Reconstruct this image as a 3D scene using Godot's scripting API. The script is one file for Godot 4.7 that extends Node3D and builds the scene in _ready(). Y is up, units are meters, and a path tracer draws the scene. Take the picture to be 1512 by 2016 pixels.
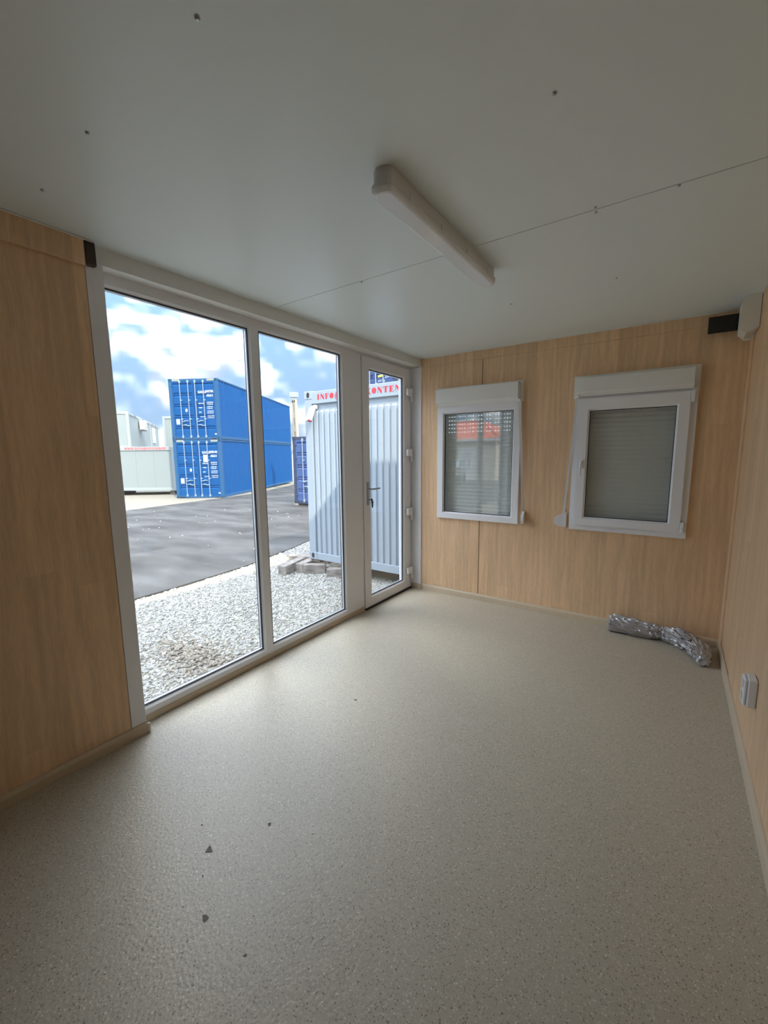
extends Node3D

# ---------------------------------------------------------------- mesh builder
class MB:
	var v := PackedVector3Array()
	var n := PackedVector3Array()
	var uv := PackedVector2Array()
	var ix := PackedInt32Array()
	var xf := Transform3D()

	func vert(p: Vector3, nn: Vector3) -> int:
		v.append(xf * p)
		n.append((xf.basis * nn).normalized())
		var a := nn.abs()
		if a.x >= a.y and a.x >= a.z:
			uv.append(Vector2(p.z, p.y))
		elif a.y >= a.z:
			uv.append(Vector2(p.x, p.z))
		else:
			uv.append(Vector2(p.x, p.y))
		return v.size() - 1

	func tri(a: Vector3, b: Vector3, c: Vector3, away = null) -> void:
		var nn := (b - a).cross(c - a)
		if nn.length_squared() < 1e-16:
			return
		nn = nn.normalized()
		if away != null and nn.dot((a + b + c) / 3.0 - away) < 0.0:
			nn = -nn
			var t := b
			b = c
			c = t
		var i := vert(a, nn)
		vert(b, nn)
		vert(c, nn)
		ix.append_array(PackedInt32Array([i, i + 2, i + 1]))

	func quad(a: Vector3, b: Vector3, c: Vector3, d: Vector3, away = null) -> void:
		var nn := (c - a).cross(d - b)
		if nn.length_squared() < 1e-16:
			return
		nn = nn.normalized()
		if away != null and nn.dot((a + b + c + d) / 4.0 - away) < 0.0:
			nn = -nn
			var t := b
			b = d
			d = t
		var i := vert(a, nn)
		vert(b, nn)
		vert(c, nn)
		vert(d, nn)
		ix.append_array(PackedInt32Array([i, i + 2, i + 1, i, i + 3, i + 2]))

	func box(c: Vector3, s: Vector3, bev := 0.003) -> MB:
		var h := s * 0.5
		var b := minf(bev, minf(h.x, minf(h.y, h.z)) * 0.9)
		var P := func(sg: Vector3, ax: int) -> Vector3:
			var q := Vector3(sg.x * (h.x - b), sg.y * (h.y - b), sg.z * (h.z - b))
			q[ax] = sg[ax] * h[ax]
			return c + q
		for ax in 3:
			var o1 := (ax + 1) % 3
			var o2 := (ax + 2) % 3
			for sgn in [-1.0, 1.0]:
				var k := []
				for q in [[-1.0, -1.0], [1.0, -1.0], [1.0, 1.0], [-1.0, 1.0]]:
					var sg := Vector3()
					sg[ax] = sgn
					sg[o1] = q[0]
					sg[o2] = q[1]
					k.append(P.call(sg, ax))
				quad(k[0], k[1], k[2], k[3], c)
		if b <= 0.0:
			return self
		for ax in 3:   # edges that run along ax
			var o1 := (ax + 1) % 3
			var o2 := (ax + 2) % 3
			for q in [[-1.0, -1.0], [1.0, -1.0], [1.0, 1.0], [-1.0, 1.0]]:
				var s0 := Vector3()
				s0[ax] = -1.0
				s0[o1] = q[0]
				s0[o2] = q[1]
				var s1 := s0
				s1[ax] = 1.0
				quad(P.call(s0, o1), P.call(s1, o1), P.call(s1, o2), P.call(s0, o2), c)
		for x in [-1.0, 1.0]:
			for y in [-1.0, 1.0]:
				for z in [-1.0, 1.0]:
					var sg := Vector3(x, y, z)
					tri(P.call(sg, 0), P.call(sg, 1), P.call(sg, 2), c)
		return self

	func bx(x0: float, x1: float, y0: float, y1: float, z0: float, z1: float, bev := 0.003) -> MB:
		return box(Vector3(x0 + x1, y0 + y1, z0 + z1) * 0.5, Vector3(absf(x1 - x0), absf(y1 - y0), absf(z1 - z0)), bev)

	func at(axis: int, u: float, w: float, d: float) -> Vector3:
		if axis == 0:
			return Vector3(d, w, u)
		if axis == 1:
			return Vector3(u, d, w)
		return Vector3(u, w, d)

	# polygon in the plane across axis, extruded from d0 to d1
	func prism(poly: PackedVector2Array, axis: int, d0: float, d1: float) -> MB:
		var cc := Vector2()
		for q in poly:
			cc += q / poly.size()
		var t := Geometry2D.triangulate_polygon(poly)
		for d in [d0, d1]:
			var away := at(axis, cc.x, cc.y, (d0 + d1) / 2)
			for k in range(0, t.size(), 3):
				var a := at(axis, poly[t[k]].x, poly[t[k]].y, d)
				var b := at(axis, poly[t[k + 1]].x, poly[t[k + 1]].y, d)
				var c := at(axis, poly[t[k + 2]].x, poly[t[k + 2]].y, d)
				var m := (a + b + c) / 3.0
				var from := m + (away - m).project(at(axis, 0, 0, 1))
				tri(a, b, c, from)
		var cw := Geometry2D.is_polygon_clockwise(poly)
		for k in poly.size():
			var p := poly[k]
			var q := poly[(k + 1) % poly.size()]
			var e := q - p
			var out := Vector2(e.y, -e.x) * (-1.0 if cw else 1.0)
			var mid := (p + q) / 2 - out * 0.5
			var from := at(axis, mid.x, mid.y, (d0 + d1) / 2)
			quad(at(axis, p.x, p.y, d0), at(axis, q.x, q.y, d0), at(axis, q.x, q.y, d1), at(axis, p.x, p.y, d1), from)
		return self

	# rectangle with rectangular holes, thick from d0 to d1
	func slab(axis: int, r: Rect2, holes: Array, d0: float, d1: float) -> MB:
		var us := [r.position.x, r.end.x]
		var ws := [r.position.y, r.end.y]
		for h in holes:
			us.append_array([h.position.x, h.end.x])
			ws.append_array([h.position.y, h.end.y])
		us.sort()
		ws.sort()
		var solid := func(i: int, j: int) -> bool:
			if i < 0 or j < 0 or i >= us.size() - 1 or j >= ws.size() - 1:
				return false
			var m := Vector2((us[i] + us[i + 1]) / 2, (ws[j] + ws[j + 1]) / 2)
			if not r.has_point(m):
				return false
			for h in holes:
				if h.has_point(m):
					return false
			return true
		var dm := (d0 + d1) / 2
		for i in us.size() - 1:
			if us[i + 1] - us[i] < 1e-5:
				continue
			for j in ws.size() - 1:
				if ws[j + 1] - ws[j] < 1e-5 or not solid.call(i, j):
					continue
				var u0: float = us[i]
				var u1: float = us[i + 1]
				var w0: float = ws[j]
				var w1: float = ws[j + 1]
				var cen := at(axis, (u0 + u1) / 2, (w0 + w1) / 2, dm)
				for d in [d0, d1]:
					quad(at(axis, u0, w0, d), at(axis, u1, w0, d), at(axis, u1, w1, d), at(axis, u0, w1, d), cen)
				if not solid.call(i - 1, j):
					quad(at(axis, u0, w0, d0), at(axis, u0, w1, d0), at(axis, u0, w1, d1), at(axis, u0, w0, d1), cen)
				if not solid.call(i + 1, j):
					quad(at(axis, u1, w0, d0), at(axis, u1, w1, d0), at(axis, u1, w1, d1), at(axis, u1, w0, d1), cen)
				if not solid.call(i, j - 1):
					quad(at(axis, u0, w0, d0), at(axis, u1, w0, d0), at(axis, u1, w0, d1), at(axis, u0, w0, d1), cen)
				if not solid.call(i, j + 1):
					quad(at(axis, u0, w1, d0), at(axis, u1, w1, d0), at(axis, u1, w1, d1), at(axis, u0, w1, d1), cen)
		return self

	# mitred bead: sloping ring from the outer rectangle at depth da to the inner one at depth db
	func ring(axis: int, ro: Rect2, ri: Rect2, da: float, db: float) -> MB:
		var o := [Vector2(ro.position.x, ro.position.y), Vector2(ro.end.x, ro.position.y), Vector2(ro.end.x, ro.end.y), Vector2(ro.position.x, ro.end.y)]
		var q := [Vector2(ri.position.x, ri.position.y), Vector2(ri.end.x, ri.position.y), Vector2(ri.end.x, ri.end.y), Vector2(ri.position.x, ri.end.y)]
		for k in 4:
			var a: Vector2 = o[k]
			var b: Vector2 = o[(k + 1) % 4]
			var c: Vector2 = q[(k + 1) % 4]
			var d: Vector2 = q[k]
			var m := (a + b) / 2
			var back := at(axis, m.x, m.y, db - (da - db) * 2.0)
			quad(at(axis, a.x, a.y, da), at(axis, b.x, b.y, da), at(axis, c.x, c.y, db), at(axis, d.x, d.y, db), back)
			quad(at(axis, a.x, a.y, db), at(axis, b.x, b.y, db), at(axis, c.x, c.y, db), at(axis, d.x, d.y, db), at(axis, m.x, m.y, da))
			quad(at(axis, a.x, a.y, da), at(axis, b.x, b.y, da), at(axis, b.x, b.y, db), at(axis, a.x, a.y, db), at(axis, ri.get_center().x, ri.get_center().y, da))
		return self

	func tube(pts: Array, rad: Array, seg := 10) -> MB:
		var rings := []
		var side := Vector3.UP
		for k in pts.size():
			var t: Vector3 = (pts[mini(k + 1, pts.size() - 1)] - pts[maxi(k - 1, 0)]).normalized()
			if absf(t.dot(side)) > 0.95:
				side = Vector3.RIGHT if absf(t.x) < 0.9 else Vector3.BACK
			var a := t.cross(side).normalized()
			var b := a.cross(t).normalized()
			side = b
			var ids := []
			for s in seg + 1:
				var an := TAU * s / seg
				var d := a * cos(an) + b * sin(an)
				ids.append(vert(pts[k] + d * rad[mini(k, rad.size() - 1)], d))
				uv[uv.size() - 1] = Vector2(float(s) / seg, k)
			rings.append(ids)
		for k in pts.size() - 1:
			for s in seg:
				ix.append_array(PackedInt32Array([rings[k][s], rings[k][s + 1], rings[k + 1][s], rings[k][s + 1], rings[k + 1][s + 1], rings[k + 1][s]]))
		for e in [0, pts.size() - 1]:
			var inward: Vector3 = pts[1] if e == 0 else pts[e - 1]
			for s in seg:
				var inv := xf.affine_inverse()
				tri(pts[e], inv * v[rings[e][s]], inv * v[rings[e][s + 1]], inward)
		return self

	# profile of (radius, height) pairs turned round the y axis at c
	func lathe(c: Vector3, prof: Array, seg := 16) -> MB:
		for k in prof.size() - 1:
			var p: Vector2 = prof[k]
			var q: Vector2 = prof[k + 1]
			for s in seg:
				var a := TAU * s / seg
				var b := TAU * (s + 1) / seg
				var A := Vector3(cos(a), 0, sin(a))
				var B := Vector3(cos(b), 0, sin(b))
				var away := c + Vector3(0, (p.y + q.y) / 2, 0)
				if absf(p.x - q.x) > absf(p.y - q.y):
					var mid: float = (prof[0].y + prof[prof.size() - 1].y) / 2
					away = c + Vector3(0, mid, 0) + (A + B) * 0.5 * (p.x + q.x) * 0.5
				quad(c + A * p.x + Vector3(0, p.y, 0), c + B * p.x + Vector3(0, p.y, 0), c + B * q.x + Vector3(0, q.y, 0), c + A * q.x + Vector3(0, q.y, 0), away)
		return self

	# a sheet with the profile prof in the plane across axis, from d0 to d1, given thickness th
	func sheet(prof: PackedVector2Array, axis: int, d0: float, d1: float, th: Vector2) -> MB:
		for side in [0.0, 1.0]:
			for k in prof.size() - 1:
				var p: Vector2 = prof[k] - th * side
				var q: Vector2 = prof[k + 1] - th * side
				var m: Vector2 = (p + q) / 2 - th * (0.5 - side)
				quad(at(axis, p.x, p.y, d0), at(axis, q.x, q.y, d0), at(axis, q.x, q.y, d1), at(axis, p.x, p.y, d1), at(axis, m.x, m.y, (d0 + d1) / 2))
		for d in [d0, d1]:
			for k in prof.size() - 1:
				quad(at(axis, prof[k].x, prof[k].y, d), at(axis, prof[k + 1].x, prof[k + 1].y, d), at(axis, prof[k + 1].x - th.x, prof[k + 1].y - th.y, d), at(axis, prof[k].x - th.x, prof[k].y - th.y, d))
		return self

	func mesh() -> ArrayMesh:
		var a := []
		a.resize(Mesh.ARRAY_MAX)
		a[Mesh.ARRAY_VERTEX] = v
		a[Mesh.ARRAY_NORMAL] = n
		a[Mesh.ARRAY_TEX_UV] = uv
		a[Mesh.ARRAY_INDEX] = ix
		var m := ArrayMesh.new()
		m.add_surface_from_arrays(Mesh.PRIMITIVE_TRIANGLES, a)
		return m

# ---------------------------------------------------------------- helpers
const H := 2.5
const W := 2.69164
const L := 5.75
var M := {}
var taken := {}
var rng := RandomNumberGenerator.new()


func C(r: float, g: float, b: float) -> Color:
	return Color(r / 255.0, g / 255.0, b / 255.0)


func mat(key: String, c: Color, rough := 0.6, metal := 0.0, spec := 0.5) -> StandardMaterial3D:
	var m := StandardMaterial3D.new()
	m.resource_name = key
	m.albedo_color = c
	m.roughness = rough
	m.metallic = metal
	m.metallic_specular = spec
	M[key] = m
	return m


func numbered(called: String) -> String:
	if not taken.has(called):
		taken[called] = 0
		return called
	taken[called] += 1
	return "%s_%03d" % [called, taken[called]]


func part(called: String, mb, m: Material, parent: Node3D, label := "") -> MeshInstance3D:
	var o := MeshInstance3D.new()
	o.mesh = mb.mesh() if mb is MB else mb
	o.material_override = m
	var nm := called
	var k := 0
	while parent.has_node(NodePath(nm)):
		k += 1
		nm = "%s_%03d" % [called, k]
	o.name = nm
	parent.add_child(o, true)
	if label:
		o.set_meta("label", label)
	return o


func tag(o: Node3D, label: String, category: String, group := "", kind := "") -> void:
	o.set_meta("label", label)
	o.set_meta("category", category)
	if group:
		o.set_meta("group", group)
	if kind:
		o.set_meta("kind", kind)


func thing(called: String, label: String, category: String, where := Vector3.ZERO, turn := 0.0, group := "", kind := "") -> Node3D:
	var o := Node3D.new()
	o.name = called if kind == "structure" else numbered(called)
	add_child(o, true)
	o.position = where
	o.rotation.y = turn
	tag(o, label, category, group, kind)
	return o


func struct(called: String, label: String, category: String) -> Node3D:
	return thing(called, label, category, Vector3.ZERO, 0.0, "", "structure")


func dup(src: Node3D, where: Vector3, turn: float, label: String) -> Node3D:
	var base := String(src.name)
	if base.length() > 4 and base[base.length() - 4] == "_" and base.right(3).is_valid_int():
		base = base.left(base.length() - 4)
	var o: Node3D = src.duplicate()
	o.name = numbered(base)
	add_child(o, true)
	o.position = where
	o.rotation.y = turn
	o.set_meta("label", label)
	return o


func R(x0: float, x1: float, y0: float, y1: float) -> Rect2:
	return Rect2(x0, y0, x1 - x0, y1 - y0)


func ground_y(x: float) -> float:
	return -0.30 + 0.0175 * minf(x, 0.0)


func noise(sd: int, f: float, oct := 4, kind := FastNoiseLite.TYPE_SIMPLEX_SMOOTH) -> FastNoiseLite:
	var q := FastNoiseLite.new()
	q.seed = sd
	q.noise_type = kind
	q.frequency = f
	q.fractal_octaves = oct
	q.fractal_type = FastNoiseLite.FRACTAL_FBM if oct > 1 else FastNoiseLite.FRACTAL_NONE
	return q


func text_mesh(s: String, height: float, serif := false) -> TextMesh:
	var f := SystemFont.new()
	f.font_names = PackedStringArray(["Droid Serif" if serif else "Droid Sans"])
	f.font_weight = 700
	var t := TextMesh.new()
	t.font = f
	t.text = s
	t.font_size = 32
	t.pixel_size = height / 23.0
	t.depth = 0.004
	t.curve_step = 4.0
	t.horizontal_alignment = HORIZONTAL_ALIGNMENT_LEFT
	t.vertical_alignment = VERTICAL_ALIGNMENT_CENTER
	return t

# ---------------------------------------------------------------- sky
var n_big: FastNoiseLite
var n_mid: FastNoiseLite
var n_fine: FastNoiseLite
# azimuth, elevation (degrees), radius, more or less cloud there
const CLOUDS := [
	[-66.0, 9.6, 2.3, 1.3], [-69.5, 9.0, 3.0, 1.0], [-62.3, 7.6, 1.6, 1.0], [-59.6, 7.6, 1.4, 0.9], [-58.4, 12.6, 1.5, 1.4], [-56.4, 12.2, 1.6, 0.9], [-54.0, 11.0, 2.4, 0.8], [-51.0, 8.0, 3.5, 0.8],
	[-67.0, 16.2, 1.8, 0.75], [-64.0, 13.4, 1.7, -1.1], [-61.6, 13.8, 1.7, -1.0], [-61.0, 10.3, 1.0, -1.5], [-63.2, 11.0, 0.9, -0.9], [-51.8, 15.6, 1.8, -1.0], [-48.0, 13.6, 1.5, -1.6], [-57.5, 16.5, 2.2, -0.5],
	[-42.5, 10.0, 3.4, 0.9], [-46.0, 8.6, 3.4, 0.9], [-64.5, 4.5, 2.0, 0.9], [-60.5, 4.8, 1.6, 0.8], [-67.5, 6.2, 1.2, -0.4], [-41.0, 14.0, 1.8, 0.1],
]


func cloud_at(d: Vector3, az: float, el: float) -> float:
	var p := Vector3(d.x, d.y * 1.8, d.z)
	var c := -0.03 + 0.70 * n_big.get_noise_3dv(p) + 0.42 * n_mid.get_noise_3dv(p) + 0.30 * n_fine.get_noise_3dv(p)
	if az > -90.0 and az < -20.0 and el < 30.0:
		for k in CLOUDS:
			var q: float = ((az - k[0]) * (az - k[0]) + (el - k[1]) * (el - k[1])) / (k[2] * k[2])
			if q < 6.0:
				c += k[3] * 0.72 * exp(-q)
	return c + 0.30 * exp(-maxf(el, 0.0) / 5.0) + 0.30 * smoothstep(16.0, 34.0, el)  # last term: extra cloud added overhead, out of view, to brighten the room


func sky_colour(az: float, el: float) -> Color:
	var a := deg_to_rad(az)
	var e := deg_to_rad(el)
	var d := Vector3(sin(a) * cos(e), sin(e), -cos(a) * cos(e))
	var low := exp(-maxf(el, 0.0) / 14.0)
	var blue := Color(0.026, 0.083, 0.185).lerp(Color(0.084, 0.135, 0.195), low)
	var c := cloud_at(d, az, el)
	var a2 := deg_to_rad(el + 1.5)
	var c2 := cloud_at(Vector3(sin(a) * cos(a2), sin(a2), -cos(a) * cos(a2)), az, el + 1.5)
	var cover := smoothstep(0.02, 0.36, c)
	# clouds: sunlit crowns, grey undersides; higher ones whitened to add light indoors
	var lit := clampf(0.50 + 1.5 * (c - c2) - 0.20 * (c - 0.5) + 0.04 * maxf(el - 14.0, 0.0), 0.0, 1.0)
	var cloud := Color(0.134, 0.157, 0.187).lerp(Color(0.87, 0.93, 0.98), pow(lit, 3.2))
	var col := blue.lerp(Color(0.26, 0.31, 0.37), 0.15).lerp(cloud, cover)
	# standard overcast distribution: brighter overhead than at the horizon, the same all round
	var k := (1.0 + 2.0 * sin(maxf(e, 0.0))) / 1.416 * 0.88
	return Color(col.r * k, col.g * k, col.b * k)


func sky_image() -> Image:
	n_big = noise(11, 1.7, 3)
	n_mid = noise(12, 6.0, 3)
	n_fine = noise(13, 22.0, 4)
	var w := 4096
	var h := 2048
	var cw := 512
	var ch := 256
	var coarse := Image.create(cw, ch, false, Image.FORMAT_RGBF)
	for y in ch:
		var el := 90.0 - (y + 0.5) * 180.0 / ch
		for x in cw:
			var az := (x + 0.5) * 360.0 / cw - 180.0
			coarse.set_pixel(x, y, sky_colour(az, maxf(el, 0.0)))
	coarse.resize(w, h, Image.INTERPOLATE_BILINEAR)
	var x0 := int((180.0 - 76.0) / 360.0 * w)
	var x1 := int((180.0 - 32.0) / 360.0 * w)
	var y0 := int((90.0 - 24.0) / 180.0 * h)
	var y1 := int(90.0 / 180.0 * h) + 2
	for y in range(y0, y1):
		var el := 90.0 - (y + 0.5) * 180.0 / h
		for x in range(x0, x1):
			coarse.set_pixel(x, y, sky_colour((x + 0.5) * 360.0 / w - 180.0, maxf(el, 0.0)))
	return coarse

# ---------------------------------------------------------------- textures
func tex(im: Image) -> ImageTexture:
	return ImageTexture.create_from_image(im)


func wood_image() -> Image:
	var w := 512
	var h := 1024
	var im := Image.create(w, h, false, Image.FORMAT_RGB8)
	var a := noise(21, 0.055, 3)
	var b := noise(22, 0.35, 2)
	var k := noise(23, 0.012, 2)
	var z := noise(24, 0.02, 3)
	var base := Color(0.895, 0.755, 0.60)
	for y in h:
		for x in w:
			var wob := 6.0 * z.get_noise_2d(x * 0.4, y * 0.22)
			var s := 0.55 * a.get_noise_2d(x + wob, y * 0.05) + 0.30 * b.get_noise_2d(x + wob * 0.4, y * 0.07)
			var band := k.get_noise_2d(floorf(x / 42.0) * 97.0, floorf((y + 331.0 * (int(x / 42.0) % 5)) / 700.0) * 61.0)
			var fig := sin(7.0 * a.get_noise_2d(x * 0.55 + wob, y * 0.06 + 300.0)) * 0.18
			var f := 1.0 + 0.12 * s + 0.055 * band + 0.045 * fig
			im.set_pixel(x, y, Color(base.r * f, base.g * (f * 1.02 - 0.02), base.b * (f * 1.08 - 0.08)))
	return im


func floor_image() -> Image:
	var s := 1024
	var im := Image.create(s, s, false, Image.FORMAT_RGB8)
	im.fill(C(190, 181, 163))
	var tones := [C(148, 138, 121), C(212, 205, 191), C(214, 203, 183), C(170, 160, 143), C(130, 117, 101), C(197, 184, 160), C(228, 223, 212), C(182, 171, 152)]
	for k in 52000:
		var x := rng.randi() % s
		var y := rng.randi() % s
		var col: Color = tones[rng.randi() % tones.size()]
		var a := 1 + rng.randi() % 3
		var b := 1 + rng.randi() % 3
		for j in b:
			for i in a:
				im.set_pixel((x + i) % s, (y + j) % s, col)
	return im


func noise_tex(nz: FastNoiseLite, c0: Color, c1: Color, size := 512, normal := false, bump := 4.0) -> NoiseTexture2D:
	var t := NoiseTexture2D.new()
	t.width = size
	t.height = size
	t.seamless = true
	t.noise = nz
	if normal:
		t.as_normal_map = true
		t.bump_strength = bump
	else:
		var g := Gradient.new()
		g.set_color(0, c0)
		g.set_color(1, c1)
		t.color_ramp = g
	return t


func timber_image() -> Image:
	var im := Image.create(256, 256, false, Image.FORMAT_RGB8)
	var a := noise(31, 0.05, 3)
	var b := noise(32, 0.01, 2)
	for y in 256:
		for x in 256:
			var f := 1.0 + 0.28 * a.get_noise_2d(x * 0.08, y * 1.6) + 0.25 * b.get_noise_2d(x, y)
			im.set_pixel(x, y, Color(0.52 * f, 0.49 * f, 0.465 * f))
	return im


func asphalt_image() -> Image:
	var s := 512
	var im := Image.create(s, s, false, Image.FORMAT_RGB8)
	var a := noise(41, 0.012, 4)
	var b := noise(42, 0.006, 3)
	for y in s:
		for x in s:
			var f := 0.228 + 0.06 * a.get_noise_2d(x * 0.5, y * 1.4) + 0.10 * b.get_noise_2d(x * 0.8, y * 2.0) + 0.05 * (rng.randf() - 0.5)
			if rng.randf() < 0.0015:
				f += 0.28
			im.set_pixel(x, y, Color(f, f * 1.0, f * 1.0))
	return im


func gravel_image() -> Image:
	var s := 1024
	var im := Image.create(s, s, false, Image.FORMAT_RGB8)
	im.fill(C(196, 190, 176))
	for k in 34000:
		var x := rng.randi() % s
		var y := rng.randi() % s
		var f := rng.randf_range(0.74, 1.0)
		var col := Color(0.93 * f, 0.91 * f, rng.randf_range(0.80, 0.89) * f)
		var a := 2 + rng.randi() % 6
		var b := 2 + rng.randi() % 4
		for j in b:
			for i in a:
				if (i == 0 or i == a - 1) and (j == 0 or j == b - 1):
					continue
				im.set_pixel((x + i) % s, (y + j) % s, col.darkened(0.18) if j == b - 1 else col)
	return im


func make_materials() -> void:
	var wt := tex(wood_image())
	var wood := mat("wood_laminate", C(255, 255, 255), 0.48)
	wood.albedo_texture = wt
	wood.uv1_scale = Vector3(1.0 / 1.25, 1.0 / 2.5, 1)
	mat("wood_trim", C(206, 188, 162), 0.45)
	var fl := mat("vinyl_floor", C(255, 255, 255), 0.42)
	fl.albedo_texture = tex(floor_image())
	fl.uv1_scale = Vector3(1.0 / 1.4, 1.0 / 1.4, 1)
	fl.normal_enabled = true
	fl.normal_texture = noise_tex(noise(5, 0.16, 2), Color.BLACK, Color.WHITE, 512, true, 1.2)
	fl.normal_scale = 0.25
	mat("ceiling_sheet", C(236, 245, 246), 0.34)
	mat("ceiling_core", C(120, 116, 108), 0.9)
	mat("white_plastic", C(240, 240, 243), 0.32)
	mat("white_sheet", C(236, 236, 232), 0.42)
	mat("wall_core", C(90, 80, 66), 0.9)
	mat("grey_rubber", C(38, 40, 46), 0.6)
	mat("dark_brown", C(62, 48, 38), 0.6)
	mat("spacer", C(205, 210, 216), 0.35, 0.6)
	var g := mat("glass_pane", Color(0.97, 1.0, 0.99, 0.03), 0.0)
	g.transparency = BaseMaterial3D.TRANSPARENCY_ALPHA
	mat("slat_grey", C(206, 214, 210), 0.5)
	mat("lamp_white", C(222, 222, 222), 0.4)
	var df := mat("lamp_diffuser", C(240, 242, 246), 0.16)
	df.backlight_enabled = true
	df.backlight = Color(0.25, 0.25, 0.25)
	mat("steel", C(176, 178, 182), 0.3, 0.9)
	mat("black_plastic", C(22, 22, 24), 0.35)
	var film := mat("grey_film", C(176, 174, 176), 0.24, 0.35, 0.7)
	film.clearcoat_enabled = true
	film.clearcoat = 0.6
	film.clearcoat_roughness = 0.1
	mat("smoked_plastic", C(24, 22, 20), 0.12)
	mat("box_white", C(232, 230, 220), 0.4)
	mat("dirt", C(122, 114, 102), 0.9)
	mat("pale", C(232, 228, 216), 0.7)
	# outside
	var gr := mat("gravel_bed", C(160, 159, 155), 0.95)
	gr.albedo_texture = tex(gravel_image())
	gr.uv1_scale = Vector3(0.42, 0.42, 1)
	gr.normal_enabled = true
	gr.normal_texture = noise_tex(noise(6, 0.09, 2, FastNoiseLite.TYPE_CELLULAR), Color.BLACK, Color.WHITE, 512, true, 5.0)
	gr.normal_scale = 0.7
	var st := mat("gravel_stone", C(255, 255, 255), 0.9)
	st.vertex_color_use_as_albedo = true
	var asp := mat("asphalt", C(255, 255, 255), 0.85)
	asp.albedo_texture = tex(asphalt_image())
	asp.uv1_scale = Vector3(0.16, 0.16, 1)
	var tb := mat("weathered_timber", C(255, 255, 255), 0.9)
	tb.albedo_texture = tex(timber_image())
	tb.uv1_scale = Vector3(2.2, 2.2, 1)
	mat("container_white", C(148, 161, 172), 0.5)
	mat("container_red", C(190, 26, 48), 0.55)
	mat("container_blue", C(0, 73, 132), 0.6, 0.0, 0.3)
	mat("container_blue_frame", C(40, 84, 124), 0.6, 0.0, 0.3)
	mat("container_blue_patch", C(10, 80, 170), 0.5)
	mat("container_navy", C(56, 84, 136), 0.55)
	mat("container_navy_frame", C(42, 54, 80), 0.6)
	mat("galvanised", C(150, 166, 182), 0.45, 0.35)
	mat("marking_white", C(196, 204, 210), 0.6)
	mat("marking_yellow", C(232, 220, 96), 0.6)
	mat("sticker_grey", C(176, 176, 178), 0.5)
	mat("dark_gap", C(30, 34, 40), 0.9)
	mat("office_panel", C(134, 144, 145), 0.55)
	mat("office_frame", C(148, 158, 159), 0.5)
	mat("concrete", C(168, 160, 144), 0.9)
	mat("lens_glass", C(150, 176, 190), 0.15)
	mat("camera_white", C(190, 192, 196), 0.4)
	mat("house_wall", C(226, 216, 196), 0.9)
	mat("roof_tile", C(206, 96, 66), 0.85)
	mat("house_white", C(238, 240, 242), 0.6)
	mat("car_paint", C(38, 42, 50), 0.15, 0.3)
	mat("tyre", C(24, 24, 26), 0.8)

# ---------------------------------------------------------------- scene
func _ready() -> void:
	rng.seed = 4711
	# camera
	var cam := Camera3D.new()
	cam.name = "camera"
	cam.fov = 101.70
	cam.near = 0.03
	cam.far = 400.0
	cam.transform = Transform3D(Basis(Vector3.UP, 0.606745965) * Basis(Vector3.RIGHT, -0.139078813) * Basis(Vector3.BACK, -0.00976143), Vector3(2.30461, 1.51704, 3.98098))
	add_child(cam)
	cam.current = true
	# sky, exposure
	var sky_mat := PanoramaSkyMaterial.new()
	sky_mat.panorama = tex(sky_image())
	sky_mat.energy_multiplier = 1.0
	var sky := Sky.new()
	sky.sky_material = sky_mat
	var env := Environment.new()
	env.background_mode = Environment.BG_SKY
	env.sky = sky
	env.tonemap_mode = Environment.TONE_MAPPER_LINEAR
	env.tonemap_exposure = 6.8
	env.sdfgi_enabled = true
	env.ssao_enabled = true
	env.ssil_enabled = true
	var we := WorldEnvironment.new()
	we.name = "environment"
	we.environment = env
	add_child(we)
	# sun, behind the cabin: high over the roof
	var sun := DirectionalLight3D.new()
	sun.name = "sun"
	sun.light_energy = 0.36
	sun.light_color = Color(1.0, 0.96, 0.88)
	sun.light_angular_distance = 1.2
	sun.shadow_enabled = true
	add_child(sun)
	sun.look_at_from_position(Vector3(1.263, 1.31, 0.57), Vector3.ZERO)

	make_materials()
	build_shell()
	build_front_glazing()
	build_door()
	build_back_windows()
	build_ground()
	build_white_container()
	build_blue_stack()
	build_navy_containers()
	build_office_containers()
	build_room_things()
	build_yard_things()
	build_house()


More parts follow.
